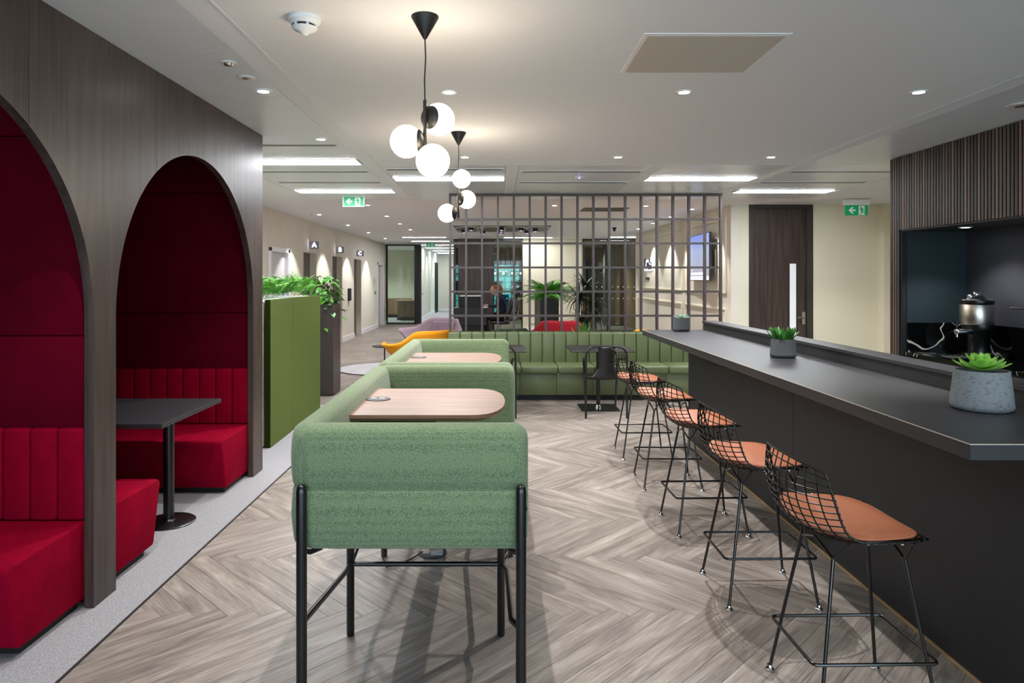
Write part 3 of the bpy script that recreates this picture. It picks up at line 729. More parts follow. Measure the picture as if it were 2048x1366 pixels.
def sofa_prof(T=.15):
    z0 = .69; p = []
    for k in range(4): th = PI/2*k/3; p.append((.03-.03*math.sin(th)+.006, z0+.03-.03*math.cos(th)))
    p += [(.001,.76),(-.003,.80),(.0,.85),(.003,.887),(.007,.896),(.010,.900),(.007,.904),(.002,.913),(-.002,.95),(-.004,1.0),(-.001,1.05),(.004,1.078)]
    p += [(.008,1.092),(.018,1.101),(.035,1.108),(.055,1.110),(.075,1.106),(.090,1.094),(.101,1.07),(.108,1.03)]
    p += [(.116,.96),(.126,.88),(.134,.80),(.136,.74),(.12,.70)]
    return p
def make_sofa():
    t = thing('booth_sofa', 'x', 'sofa', (0,0,0), 'high green booth sofas')
    # local: x left back at -.40.. , y 0..1.66 ; x offset so that outer back = -.405, front = +.405
    X0, X1, Y0_, Y1_ = -.405, .40, 0, 1.66
    pf = sofa_prof()
    pad(pf, X0+.045, X1, (.03,.05), 'x', 1, (0,Y0_+.008)).build('end_cushion', M['green'], t, True)
    pad(pf, X0+.045, X1, (.03,.05), 'x', -1, (0,Y1_-.008)).build('end_cushion', M['green'], t, True)
    pad([(a, b-.0) for a, b in pf], Y0_+.022, Y1_-.022, .055, 'y', 1, (X0,0)).build('back_cushion', M['green'], t, True)
    for a, b in ((.15,.827),(.833,1.51)):
        MB().rbox(X0+.12,X1-.02,a,b,.68,.785,.03,3).build('seat_cushion', M['green'], t, True)
    # frame
    fr = lambda pts, nm='frame_rail', r=.011: MB().tube(pts, r, 10).build(nm, M['blackmetal'], t, True)
    xa, xb = -.350, .374
    for sy, d in ((.035,1), (Y1_-.035,-1)):
        yo = sy-.045*d
        for x in (xa, xb):
            lg = MB().lathe([(.012,0),(.0175,.004),(.0175,.895),(.016,.908),(.011,.917),(.0001,.921)], (x,yo,0), 16).build('leg', M['blackmetal'], t, True)
            MB().cyl((x+(.014 if x>0 else -.014),yo,.84), .006, .006, 8, 'x').build('screw', M['blackmetal'], lg)
            xi = x-.045*(1 if x > 0 else -1)
            fr([(x,yo+.01*d,.70),(x-.02*(1 if x>0 else -1),yo+.03*d,.686),(xi,yo+.07*d,.684),(xi,yo+.6*d,.684)], 'support_arm', .009)
            xm = -.360 if x < 0 else .315
            fr([(x,yo,.445),((x+xm)/2,yo+.05*d,.448),(xm+(.0 if x<0 else .025),.80-.09*d,.325),(xm,.80,.320)], 'side_brace', .011)
    for x in (-.360, .315):
        MB().lathe([(.014,0),(.0175,.006),(.0175,.68)], (x,.80,0), 16).build('leg', M['blackmetal'], t, True)
    fr([(-.36,.80,.320),(.315,.80,.320)], 'cross_bar', .011)
    MB().box(xa+.06,xb-.06,.1,1.56,.665,.683).build('seat_board', M['blackmatt'], t)
    return t
sofa = make_sofa()
def make_btable():
    t = thing('side_table', 'x', 'table', (0,0,0), 'walnut booth tables')
    x0, x1, y0, y1 = -.315, .33, -.33, .33
    pts = [(x0,y0),]
    c = x1-.14
    for k in range(17):
        th = -PI/2+PI*k/16; e = 2/2.3
        pts.append((c+.14*abs(math.cos(th))**e, .33*math.copysign(abs(math.sin(th))**e, math.sin(th))))
    pts.append((x0,y1))
    # under-bevelled top
    mb = MB(); n = len(pts)
    def ring(f, z): return [((p[0]-0.02)*f+0.02*1, p[1]*f, z) for p in pts]
    vs_ = ring(1,1.05)+ring(1,1.036)+ring(.955,1.022)
    fs = [tuple(range(n)), tuple(range(2*n,3*n))[::-1]]+[(a*n+i,a*n+(i+1)%n,(a+1)*n+(i+1)%n,(a+1)*n+i) for a in (0,1) for i in range(n)]
    mb.add(vs_, fs).build('tabletop', M['walnut'], t)
    MB().poly([(-.30,1.022),(.06,1.022),(.0,.94),(-.06,.78),(-.30,.78)], 'y', -.14, .14).build('bracket', M['blackmatt'], t, bev=.004)
    g = MB().lathe([(.0001,.004),(.04,.004),(.054,.0035),(.057,.0)], (-.247,.03,1.05), 32).build('power_grommet', M['plasticb'], t, True)
    for k in (-.02, .018):
        MB().box(-.247+k-.012,-.247+k+.012,.02,.04,1.0542,1.056).build('socket', M['steel'], g)
    return t
tb = make_btable()
s2_ = dup(sofa); place(sofa, (-.288,2.262,0)); place(s2_, (-.288,3.94,0))
sofa['label'] = 'nearest high sofa in green woven fabric on black legs'; s2_['label'] = 'farther high green sofa, beyond the nearest one'
t2_ = dup(tb); place(tb, (-.285,3.08,0)); place(t2_, (-.285,4.73,0))
tb['label'] = 'round ended walnut table set in the nearest green sofa'; t2_['label'] = 'round ended walnut table set in the farther green sofa'
t = thing('floor_socket', 'open round floor socket box under the near green sofa', 'floor socket', (-.365,3.98,0))
MB().lathe([(.085,0),(.085,.004),(.07,.006),(.0001,.006)], (-.365,3.98,.001), 28).build('rim', M['blackmatt'], t, True)
MB().box(-.37,-.30,3.93,4.03,.007,.035).build('flap', M['chrome'], t); MB().box(-.43,-.38,3.95,4.01,.007,.012).build('socket', M['steel'], t)
tag(MB().tube([(-.625,3.80,.655),(-.63,3.80,.30),(-.625,3.79,.06),(-.60,3.76,.012),(-.54,3.79,.008),(-.47,3.88,.010),(-.42,3.955,.018)], .005, 8).build('power_cable', M['blackmatt'], None, True), 'thin black cable running from the sofa to the floor socket', 'cable')

# ---------------------------------------------------------------- wire stools
def shell(u, s):
    """u -1..1 across, s 0..1 top of back to front of seat, local coordinates (x forward)"""
    C = [(-.272,.952),(-.288,.88),(-.284,.81),(-.262,.745),(-.222,.692),(-.165,.658),(-.09,.645),(0,.648),(.09,.656),(.185,.668)]
    E = [(-.212,.925),(-.200,.875),(-.186,.825),(-.172,.775),(-.150,.727),(-.105,.703),(-.045,.697),(.03,.696),(.10,.694),(.165,.688)]
    Wd = [.238,.247,.254,.260,.266,.270,.268,.258,.240,.205]
    f = s*9; i = min(int(f), 8); k = f-i
    def cr(A, idx=None):
        g = (lambda j: A[max(0,min(9,j))][idx]) if idx is not None else (lambda j: A[max(0,min(9,j))])
        p0, p1, p2, p3 = g(i-1), g(i), g(i+1), g(i+2)
        return .5*((2*p1)+(-p0+p2)*k+(2*p0-5*p1+4*p2-p3)*k*k+(-p0+3*p1-3*p2+p3)*k**3)
    w = abs(u)**2.2
    return Vector((cr(C,0)*(1-w)+cr(E,0)*w, u*cr(Wd), cr(C,1)*(1-w)+cr(E,1)*w))
def make_stool():
    t = thing('wire_stool', 'x', 'bar stool', (0,0,0), 'wire bar stools along the bar')
    mb = MB()
    for k in range(1, 12):
        u = -1+2*k/12; mb.tube([shell(u, j/26) for j in range(27)], .0028, 5)
    for k in range(1, 21):
        s = k/21; mb.tube([shell(-1.02+2.04*j/14, s) for j in range(15)], .0028, 5)
    mb.build('wire_shell', M['wire'], t, True)
    rim = [shell(-1+2*j/14, 0) for j in range(15)] + [shell(1, j/22) for j in range(1,23)] + [shell(1-2*j/12, 1) for j in range(1,13)] + [shell(-1, 1-j/22) for j in range(1,22)]
    MB().tube(rim, .0045, 7, closed=True).build('shell_rim', M['wire'], t, True)
    # cushion
    def cu(top):
        def fn(a, b):
            x = 2*a-1; y = 2*b-1
            e = 5
            # square to squircle
            m_ = max(abs(x), abs(y), 1e-6); L = max((abs(x)**e+abs(y)**e)**(1/e), 1e-9); x, y = x*m_/L, y*m_/L
            p = shell(x*.93, .715+y*.265)
            edge = max(abs(2*a-1), abs(2*b-1))
            h = .034 if top else .010
            if top: h = .034 - .018*max(0,(edge-.75)/.25)**2 - (.004 if abs(b-.42) < .02 else 0)
            else: h = .010
            if edge > .999: h = .0165
            return p + Vector((0,0,h))
        return fn
    c = MB(); c.grid(cu(True), 24, 24); c.grid(cu(False), 24, 24); c.build('seat_pad', M['tan'], t, True)
    MB().tube([cu(True)(min(1,max(0,.5+.5*p[0])), min(1,max(0,.5+.5*p[1])))+Vector((0,0,-.002)) for p in [(math.cos(a)*1/max(abs(math.cos(a)),abs(math.sin(a))), math.sin(a)/max(abs(math.cos(a)),abs(math.sin(a)))) for a in [2*PI*k/48 for k in range(48)]]], .0035, 6, closed=True).build('pad_piping', M['tan'], t, True)
    Jr, Jf = (-.125,.12,.585), (.135,.12,.585)
    b = MB()
    for sy in (-1, 1):
        b.tube([(Jr[0],sy*Jr[1],Jr[2]),(-.108,sy*.165,.64),(-.10,sy*.20,.677),(-.075,sy*.212,.684),(.095,sy*.212,.684),(.118,sy*.20,.675),(.128,sy*.165,.64),(Jf[0],sy*Jf[1],Jf[2])], .0055, 8)
    b.tube([(Jr[0],-Jr[1],Jr[2]),(Jr[0]-.01,0,.628),(Jr[0],Jr[1],Jr[2])], .0055, 8); b.tube([(Jf[0],-.12,.585),(Jf[0]+.01,0,.628),(Jf[0],.12,.585)], .0055, 8)
    b.build('seat_frame', M['wire'], t, True)
    for x0, x1 in ((-.218,Jr[0]), (.218,Jf[0])):
        for sy in (-1, 1):
            lg = MB().tube([(x1,sy*.12,.590),(x0,sy*.205,.012)], .0068, 10).build('leg', M['wire'], t, True)
            MB().lathe([(.018,0),(.018,.008),(.012,.014),(.010,.024)], (x0,sy*.205,0), 14).build('foot_glide', M['chrome'], lg, True)
    z = .235; pts = []
    for cx, cy, a0 in ((.185,.155,0),(-.185,.155,90),(-.185,-.155,180),(.185,-.155,270)):
        for k in range(5):
            a = math.radians(a0+90*k/4); pts.append((cx+.022*math.cos(a)*1.0+(.018 if cx>0 else -.018), cy+.022*math.sin(a), z))
    MB().tube(pts, .0062, 8, closed=True).build('footrest', M['wire'], t, True)
    for sy in (-.212,.212):
        for x in (-.05,.07): MB().ball((x,sy,.676), .006, 8, 6).build('clip', M['white'], t)
    return t
st = make_stool()
labs = ['farthest wire stool, nearest the green banquette','second wire stool from the green banquette','middle of the five wire stools along the bar','second wire stool from the camera','nearest wire stool with tan leather pad, legs cut off by the photo']
ysts = (6.215, 5.34, 4.42, 3.50, 2.59)
for i, y in enumerate(ysts):
    c = st if i == 4 else dup(st); c['label'] = labs[i]
    if i < 4: place(c, (1.345,y,0), RND.uniform(-.03,.03))
place(st, (1.345,2.59,0), .02)

# ---------------------------------------------------------------- bar
t = thing('bar_counter', 'long charcoal bar counter with overhanging top', 'bar', (1.95,4.6,0))
MB().box(1.55,2.215,2.227,7.18,1.006,1.06).build('worktop', M['bartop'], t, bev=.0015, seg=1)
MB().box(1.548,1.5505,2.226,7.18,1.0575,1.0605).box(1.548,2.2,2.2245,2.227,1.0575,1.0605).build('worktop_edging', M['edgel'], t)
for a, b in ((2.35,4.378),(4.382,6.75)): MB().box(1.913,1.935,a,b,.004,1.006).build('front_panel', M['bar'], t)
MB().box(1.935,2.33,6.72,6.748,.0,1.006).box(1.935,2.33,2.37,2.40,0,1.006).build('end_panel', M['bar'], t)
MB().box(2.30,2.33,2.4,6.72,.0,1.14).build('rear_panel', M['bar'], t)
MB().box(2.22,2.30,2.227,7.25,1.0,1.128).build('upstand', M['bar'], t)
MB().box(2.205,2.365,2.227,7.27,1.128,1.15).build('ledge', M['bartop'], t, bev=.0015, seg=1)
MB().box(1.905,1.913,2.35,6.755,.002,.012).build('base_trim', M['gold'], t)
def pot(name, label, cat, c, rt, rb, h, m, z=1.0605):
    t = thing(name, label, cat, (c[0],c[1],z))
    MB().lathe([(rb*.86,0),(rb*.97,.008),(rb,.02),(rb*.985,h*.2),(rt*1.02,h*.85),(rt,h),(rt*.93,h),(rt*.93,h-.02)], (c[0],c[1],z), 40).build('pot', M[m], t, True)
    MB().cyl((c[0],c[1],z+h-.03), rt*.92, .012, 24).build('soil', M['soil'], t)
    return t
# near echeveria
cx, cy = 2.01, 2.82
p = pot('potted_succulent', 'pale concrete pot with a bright green rosette succulent, nearest on the bar', 'potted plant', (cx,cy), .098, .113, .162, 'concrete')
def fleshy(L, w, th, m, nm='leaf', up=.3):
    mb = MB(); n = 6; vs_ = []
    for i in range(n+1):
        s = i/n; ww = w*math.sin(PI*min(.97,.12+.85*s))**.8; z = up*L*s*s
        if i == n: ww = w*.05
        for a in range(6):
            t_ = 2*PI*a/6; vs_.append((s*L, ww*.5*math.cos(t_), z+th*.5*math.sin(t_)*(1-.5*s)))
    fs = [(i*6+k, i*6+(k+1)%6, (i+1)*6+(k+1)%6, (i+1)*6+k) for i in range(n) for k in range(6)] + [tuple(range(6))[::-1], tuple(range(n*6,n*6+6))]
    return mb.add(vs_, fs).build(nm, m, None, True)
lf = fleshy(.102, .052, .010, M['succ'])
for k in range(30):
    ring = k//7; a = k*2.39996; el = (.02,.18,.42,.75,1.1)[min(ring,4)]; sc = (1.0,.88,.72,.55,.42)[min(ring,4)]
    lk(lf, (0,0,.163+.006*ring), (0,-el,a), p, scale=(sc,sc,sc))
bpy.data.objects.remove(lf)
p = pot('potted_jade', 'grey concrete pot of dark green finger leaves, middle of the bar', 'potted plant', (1.975,4.68), .078, .086, .125, 'concreted')
lf = fleshy(.075, .018, .012, M['succd'], up=0)
for k in range(75):
    a = RND.uniform(0,2*PI); r = .06*math.sqrt(RND.random()); el = PI/2-r/.06*.75*RND.uniform(.6,1.1)
    lk(lf, (r*math.cos(a), r*math.sin(a), .10+RND.uniform(0,.045)), (0,-el,a), p, scale=(RND.uniform(.7,1.1),)*3)
bpy.data.objects.remove(lf)
p = pot('potted_aloe', 'dark pot with a small pale spiky succulent, farthest on the bar', 'potted plant', (1.915,7.02), .082, .087, .135, 'concreted')
lf = fleshy(.07, .014, .008, M['aloe'], up=.1)
for k in range(34):
    a = k*2.39996; el = .15+1.1*(k/34); lk(lf, (0.02*math.cos(a),.02*math.sin(a),.13), (0,-el,a), p, scale=(1-.4*k/34,)*3)
bpy.data.objects.remove(lf)

# ---------------------------------------------------------------- slatted wall and kitchenette niche
sw = struct(MB().box(3.972,4.02,1.4,6.84,2.075,CZ).box(3.972,4.02,6.665,6.84,0,2.075).build('wall_right_slatted', M['black']))
y = 6.84; k = 0
pr = {}
while y > 2.2:
    z0 = 0 if y > 6.70 else 2.075
    w = .029
    o = MB().box(3.958,3.973,y-w-.001,y-.001,z0,CZ-.003).build('slat', M[('slatwood','slatwood2','slatwood3','slatwood2','slatwood')[RND.randrange(5)]], sw)
    o.data.materials.append(M['black'])
    for p in o.data.polygons: p.material_index = 0 if p.normal.x < -.5 else 1
    y -= w+.011; k += 1
wall('wall_niche_back', 'slate', (4.6,4.7,1.4,6.76,0,2.3))
wall('wall_niche_side', 'teal', (4.02,4.6,6.66,6.76,0,2.3))
struct(MB().box(3.97,4.6,1.4,6.66,2.06,2.09).build('ceiling_niche', M['black']))
wall('wall_right_far', 'wallcream', (4.02,4.7,6.76,6.84,0,CZ), (4.7,4.8,-4,6.84,0,CZ+.03), (7.3,7.4,6.84,11,0,CZ+.03), (4.7,7.4,6.76,6.84,0,CZ+.03))
t = thing('niche_downlight', 'small downlight under the niche over the coffee urn', 'downlight', (4.21,6.11,2.06))
MB().lathe([(.034,.0),(.036,-.006),(.05,-.007),(.054,0)], (4.21,6.11,2.06), 24).build('bezel', M['white'], t, True); MB().cyl((4.21,6.11,2.055), .035, .004, 20).build('lamp_face', M['spotw'], t)
spot(4.21, 6.11, SPOT_W*.28, 110, z=2.045); spot(4.25, 4.6, SPOT_W*.28, 110, z=2.045)
t = thing('kitchen_counter', 'black marble worktop with white veins inside the niche', 'worktop', (4.3,4.6,.86))
MB().box(4.0,4.598,1.5,6.655,.855,.885).build('slab', M['marble'], t)
MB().box(4.02,4.598,6.64,6.657,.886,1.17).build('side_splashback', M['marble'], t); MB().box(4.583,4.6,1.5,6.64,.886,1.17).build('back_splashback', M['marble'], t)
y = 6.64
for i in range(6):
    c = thing('base_cabinet', 'dark kitchen base cabinet, %s from the cream wall end' % ('first','second','third','fourth','fifth','sixth')[i], 'cabinet', (4.3,y-.4,0), 'base cabinets under the marble worktop')
    MB().box(4.06,4.59,y-.80,y-.002,.1,.853).build('body', M['blackmatt'], c); MB().box(4.035,4.058,y-.798,y-.404,.1,.80).build('door', M['slate'], c); MB().box(4.035,4.058,y-.40,y-.004,.1,.80).build('door', M['slate'], c)
    MB().box(4.1,4.5,y-.80,y-.002,0,.1).build('plinth', M['black'], c); y -= .802
# coffee urn
ux, uy, uz = 4.36, 6.18, .886
t = thing('coffee_urn', 'steel and black coffee urn with a tap on the marble worktop', 'coffee urn', (ux,uy,uz))
MB().cyl((ux,uy,uz+.23), .128, .0, 8) 
MB().lathe([(.125,0),(.125,.03),(.10,.04),(.10,.045)], (ux+.01,uy,uz), 32).build('base', M['blackmetal'], t, True)
MB().lathe([(.085,.04),(.085,.20),(.12,.24),(.128,.26),(.128,.30)], (ux+.02,uy,uz), 32).build('lower_body', M['blackmetal'], t, True)
MB().lathe([(.129,.30),(.131,.305),(.131,.475),(.129,.48)], (ux,uy,uz), 40).build('steel_body', M['steel'], t, True)
MB().lathe([(.130,.48),(.134,.49),(.134,.515),(.12,.52)], (ux,uy,uz), 40).build('collar', M['blackmetal'], t, True)
MB().lathe([(.135,.518),(.132,.528),(.09,.55),(.05,.565),(.03,.567),(.03,.58),(.026,.59),(.0001,.594)], (ux,uy,uz), 36).build('lid', M['chrome'], t, True)
MB().rbox(ux-.12,ux-.07,uy-.09,uy-.03,uz+.53,uz+.575,.012).build('lid_clamp', M['chrome'], t, True)
MB().rbox(ux-.24,ux-.09,uy-.10,uy-.04,uz+.215,uz+.262,.012).build('tap_body', M['chrome'], t, True); MB().cyl((ux-.225,uy-.07,uz+.25), .009, .09, 10).build('tap_lever', M['blackmetal'], t, True); MB().cyl((ux-.225,uy-.07,uz+.19), .012, .04, 10).build('spout', M['chrome'], t, True)
t = thing('drip_tray', 'small black drip tray with chrome bars under the urn tap', 'drip tray', (4.16,6.1,.886))
MB().rbox(4.02,4.24,5.98,6.16,.886,.905,.006).build('tray', M['blackmetal'], t); 
for k in range(4): MB().box(4.03+k*.05,4.045+k*.05,6.0,6.14,.905,.909).build('grate_bar', M['chrome'], t)
t = thing('black_tap', 'black tap spout at the right edge of the niche', 'tap', (4.5,5.35,.886))
MB().cyl((4.50,5.05,.886), .02, .30, 14).build('stem', M['blackmetal'], t, True); MB().tube([(4.50,5.05,1.17),(4.50,5.05,1.30),(4.48,5.10,1.352),(4.3,5.7,1.352)], .009, 8).build('spout', M['blackmetal'], t, True)

# ---------------------------------------------------------------- banquette, bistro tables and chairs
t = thing('banquette', 'long green leather banquette with channelled back under the lattice screen', 'bench', (1.3,9.2,0))
x0 = -.64; n = 8; w = .4835
bch = MB().rbox(x0+.001,x0+w/3-.001,9.36,9.50,.43,.86,.02,3).build('back_channel', M['gleather'], t, True)
for k in range(1, 24):
    c = bch.copy(); COL.objects.link(c); c.parent = t; c.location = (k*w/3,0,0)
sc_ = MB().rbox(x0+.02,x0+.02+w-.004,8.93,9.38,.345,.455,.03,3).build('seat_cushion', M['gleather'], t, True)
fp = MB().rbox(x0+.001,x0+w-.001,8.965,9.0,.07,.36,.006,2).build('fascia_panel', M['gleather'], t, True)
for k in range(1, 8):
    for q in (sc_, fp):
        if k == 7 and q is sc_: continue
        c = q.copy(); COL.objects.link(c); c.parent = t; c.location = (k*w,0,0)
MB().box(x0,x0+8*w,9.0,9.54,.0,.40).box(x0,x0+8*w,9.5,9.53,.4,.865).build('carcass', M['gpiping'], t); MB().box(x0,x0+8*w,8.99,9.0,.0,.07).build('plinth', M['black'], t)
def bistro(xc, yc, label):
    t = thing('bistro_table', label, 'table', (xc,yc,0), 'square bistro tables')
    MB().rbox(xc-.375,xc+.375,yc-.395,yc+.395,.727,.74,.005,2).build('tabletop', M['plasticb'], t)
    MB().lathe([(.025,.012),(.025,.70),(.05,.727)], (xc,yc,0), 18).build('pole', M['blackmetal'], t, True)
    MB().rbox(xc-.235,xc+.235,yc-.22,yc+.22,0,.014,.05,4).build('base_plate', M['blackmetal'], t)
    MB().lathe([(.04,.012),(.035,.03),(.026,.04)], (xc,yc,0), 16).build('collar', M['chrome'], t, True)
bistro(1.275,8.435,'square black bistro table in front of the banquette, nearer the bar'); bistro(0,8.435,'square black bistro table mostly hidden behind the green sofas')
def make_chair():
    t = thing('bistro_chair', 'x', 'chair', (0,0,0), 'black tube framed armchairs')
    yb, yf, h = -.22, .22, .235
    r = .0125
    arch = [(-h,yb,0),(-h,yb,.70)]
    for k in range(1, 8): a = PI/2*k/7; arch.append((-h+.10*(1-math.cos(a)), yb-.02*math.sin(a), .70+.12*math.sin(a)))
    arch += [(0,yb-.03,.828)]
    arch += [(-x,y,z) for x, y, z in reversed(arch[:-1])]
    MB().tube(arch, r, 8).build('back_frame', M['plasticb'], t, True)
    for s in (-1, 1):
        MB().tube([(s*h,yb,.68),(s*(h-.005),yb+.12,.665),(s*(h-.02),yf-.08,.64),(s*(h-.03),yf,.61),(s*(h-.035),yf,.5),(s*.175,yf+.0,0)], r, 8).build('front_leg', M['plasticb'], t, True)
        MB().tube([(s*(h-.005),yb,.41),(s*(h-.01),yf,.42)], .009, 6).build('side_rail', M['plasticb'], t, True)
    def seat(u, v):
        x = (u-.5)*2; y = yb+.02+(.42*v)
        return (x*(.20+.02*v), y, .435+.012*x*x-.018*math.sin(PI*v)+ (.03*(1-v)**3))
    o = MB().grid(seat, 10, 10).build('seat', M['plasticb'], t, True); md = o.modifiers.new('thick', 'SOLIDIFY'); md.thickness = .012
    def back(u, v):
        x = (u-.5)*2; ww = .20-.115*min(1,v*3.2)**.7 + .012*v
        return (x*ww, yb+.03-.05*v-.025*(1-x*x), .45+.37*v)
    o = MB().grid(back, 8, 12).build('backrest', M['plasticb'], t, True); md = o.modifiers.new('thick', 'SOLIDIFY'); md.thickness = .010
    return t
ch = make_chair(); c2 = dup(ch)
ch['label'] = 'black armchair with narrow back at the bistro table by the bar'; c2['label'] = 'black armchair mostly hidden behind the farther green sofa'
place(ch, (1.275,8.03,0)); place(c2, (0.0,8.03,0))

# ---------------------------------------------------------------- lattice screen
t = thing('lattice_screen', 'tall bronze metal lattice screen rising from behind the banquette', 'screen', (1.27,9.6,0))
p_ = .2236; x0 = -.63
vb = MB().box(x0-.014,x0+.014,9.565,9.635,.0,CZ-.03).build('upright', M['screenbar'], t)
for k in range(1, 18):
    c = vb.copy(); COL.objects.link(c); c.parent = t; c.location = (k*p_,0,0)
zt = [2.775-.339*k for k in range(1, 8)]
for z in zt: MB().box(x0,x0+17*p_,9.572,9.63,z-.014-.003,z+.011).build('cross_bar', M['screenbar'], t)
MB().box(x0-.014,x0+17*p_+.014,9.56,9.64,CZ-.03,CZ).build('top_rail', M['screenbar'], t)

# ---------------------------------------------------------------- pendants
def pendant(x, y, label, gl, z_rod0, z_rod1):
    t = thing('globe_pendant', label, 'pendant light', (x,y,CZ), 'cluster globe pendants')
    MB().lathe([(.062,0),(.062,-.006),(.010,-.098),(.006,-.104)], (x,y,CZ), 32).build('ceiling_rose', M['blackmatt'], t, True)
    MB().tube([(x,y,CZ-.10),(x+.003,y,2.6),(x-.002,y,2.5),(x,y,z_rod0)], .0032, 8).build('cord', M['blackmatt'], t, True)
    MB().cyl((x,y,z_rod1), .0085, z_rod0-z_rod1, 12).build('rod', M['blackmatt'], t, True)
    for (gx, gy, gz) in gl:
        c = Vector((gx,gy,gz)); a = Vector((x,y,gz)); d = (c-a).normalized()
        g = MB().ball(c, .0745, 32, 18).build('globe', M['globe'], t, True)
        q = d.to_track_quat('Z','Y').to_matrix().to_4x4()
        cap = MB().lathe([(.0001,-.082),(.02,-.081),(.043,-.073),(.052,-.063),(.054,-.056),(.050,-.052)], (0,0,0), 28)
        cap.v = [tuple(c + q @ Vector(v_)) for v_ in cap.v]; cap.build('globe_cap', M['blackmatt'], g, True)
        MB().tube([a, a+(c-a).normalized()*max(.004,(c-a).length-.076)], .006, 8).build('arm', M['blackmatt'], t)
pendant(-.318,3.10,'near pendant light of three glowing opal globes on a black rod',[(-.262,3.17,2.338),(-.402,3.105,2.223),(-.274,3.01,2.118)],2.41,2.10)
pendant(-.297,5.56,'far pendant light of three glowing opal globes on a black rod',[(-.268,5.48,2.400),(-.232,5.60,2.248),(-.392,5.58,2.134)],2.43,2.09)

# ---------------------------------------------------------------- ceiling fittings
t = thing('ceiling_hatch', 'square white access hatch in the plaster ceiling', 'hatch', (.9,3.6,CZ))
MB().box(.725,1.445,3.31,3.945,CZ-.004,CZ+.01).build('frame', M['trimwhite'], t, bev=.002)
MB().box(.748,1.422,3.333,3.922,CZ-.007,CZ-.0045).build('panel', mat('hatch_metal',(196,193,182),.45), t); MB().cyl((.80,3.8,CZ-.010), .008, .003, 10).build('lock', M['chrome'], t)
t = thing('smoke_detector', 'large white smoke detector near the near pendant light', 'smoke detector', (-.87,3.12,CZ))
MB().lathe([(.072,0),(.072,-.018),(.064,-.024),(.06,-.034)], (-.87,3.12,CZ), 32).build('base', M['white'], t, True)
MB().lathe([(.048,-.034),(.048,-.046)], (-.87,3.12,CZ), 24).build('sensor_chamber', M['blackmatt'], t)
MB().lathe([(.058,-.045),(.05,-.055),(.02,-.068),(.012,-.080),(.0001,-.083)], (-.87,3.12,CZ), 32).build('cap', M['white'], t, True)
for k in range(6):
    a = 2*PI*k/6; MB().box(-.87+.052*math.cos(a)-.005,-.87+.052*math.cos(a)+.005,3.12+.052*math.sin(a)-.005,3.12+.052*math.sin(a)+.005,CZ-.047,CZ-.032).build('rib', M['white'], t)
def ringdev(nm, label, x, y, r, m='white', led=None, grp=None, dome=.012):
    t = thing(nm, label, 'ceiling sensor', (x,y,CZ), grp)
    MB().lathe([(r,0),(r,-.006),(r*.75,-.008)], (x,y,CZ), 28).build('ring', M[m], t, True)
    MB().lathe([(r*.62,-.006),(r*.5,-.006-dome),(.0001,-.008-dome*1.2)], (x,y,CZ), 20).build('dome', M['steel' if not led else m], t, True)
    if led: MB().cyl((x,y-.03,CZ-.03), .008, .006, 10).build('status_light', emit('blue_led_%s'%nm,(90,90,255),6), t)
ringdev('presence_sensor','small domed sensor nearest on the panels beside the arch wall',-1.468,3.76,.042)
ringdev('ring_detector','flat ring detector between the sensor and the downlight beside the arch wall',-1.471,4.04,.05,dome=.002)
ringdev('access_point','round white wireless access point with blue light above the lattice screen',.98,7.96,.085,led=1,dome=.016)
ringdev('ceiling_speaker','large round ring speaker at the top right above the slatted wall',3.62,4.68,.10,dome=.002)
ringdev('lobby_detector','small detector dome on the lobby ceiling near the first wall downlight',-3.36,12.55,.06)
t = thing('ceiling_vent', 'grey rectangular ceiling vent behind the lattice screen', 'air vent', (1.9,11.6,CZ))
MB().box(1.49,2.27,11.45,12.1,CZ-.004,CZ+.004).build('frame', M['greycol'], t)
for k in range(8): MB().box(1.51,2.25,11.48+k*.075,11.52+k*.075,CZ-.008,CZ-.004).build('louvre', M['lift'], t)
M['lilac'] = emit('lilac_lamp', (225,210,255), 1.0)
t = thing('feature_light', 'recessed grey ceiling feature with rings and small black spotlights', 'ceiling light', (.17,16.4,CZ))
MB().box(-.95,1.28,15.35,17.5,CZ-.004,CZ+.02).build('recess_panel', M['greycol'], t)
for k in range(4):
    c = -.62+k*.53
    MB().tube([(c+.34*math.cos(2*PI*i/32),16.4+.9*math.sin(2*PI*i/32),CZ-.012) for i in range(32)], .012, 6, closed=True).build('ring', M['plaster'], t, True)
for x, y in ((-.55,15.7),(-.3,16.8),(.15,15.7),(.15,16.3),(.15,16.9),(.6,15.8),(.78,16.7),(.95,16.1),(-.75,16.5)):
    s_ = MB().cyl((x,y,CZ-.085), .06, .08, 16).build('spotlight', M['blackmetal'], t, True); MB().cyl((x,y,CZ-.088), .035, .003, 14).build('lamp_face', M['lilac'], s_)
tag(MB().lathe([(.05,0),(.05,-.02),(.03,-.05),(.03,-.08),(.0001,-.1)], (2.78,15.9,CZ), 16).build('ceiling_camera', M['blackmatt'], None, True), 'small black camera on the lobby ceiling', 'camera')

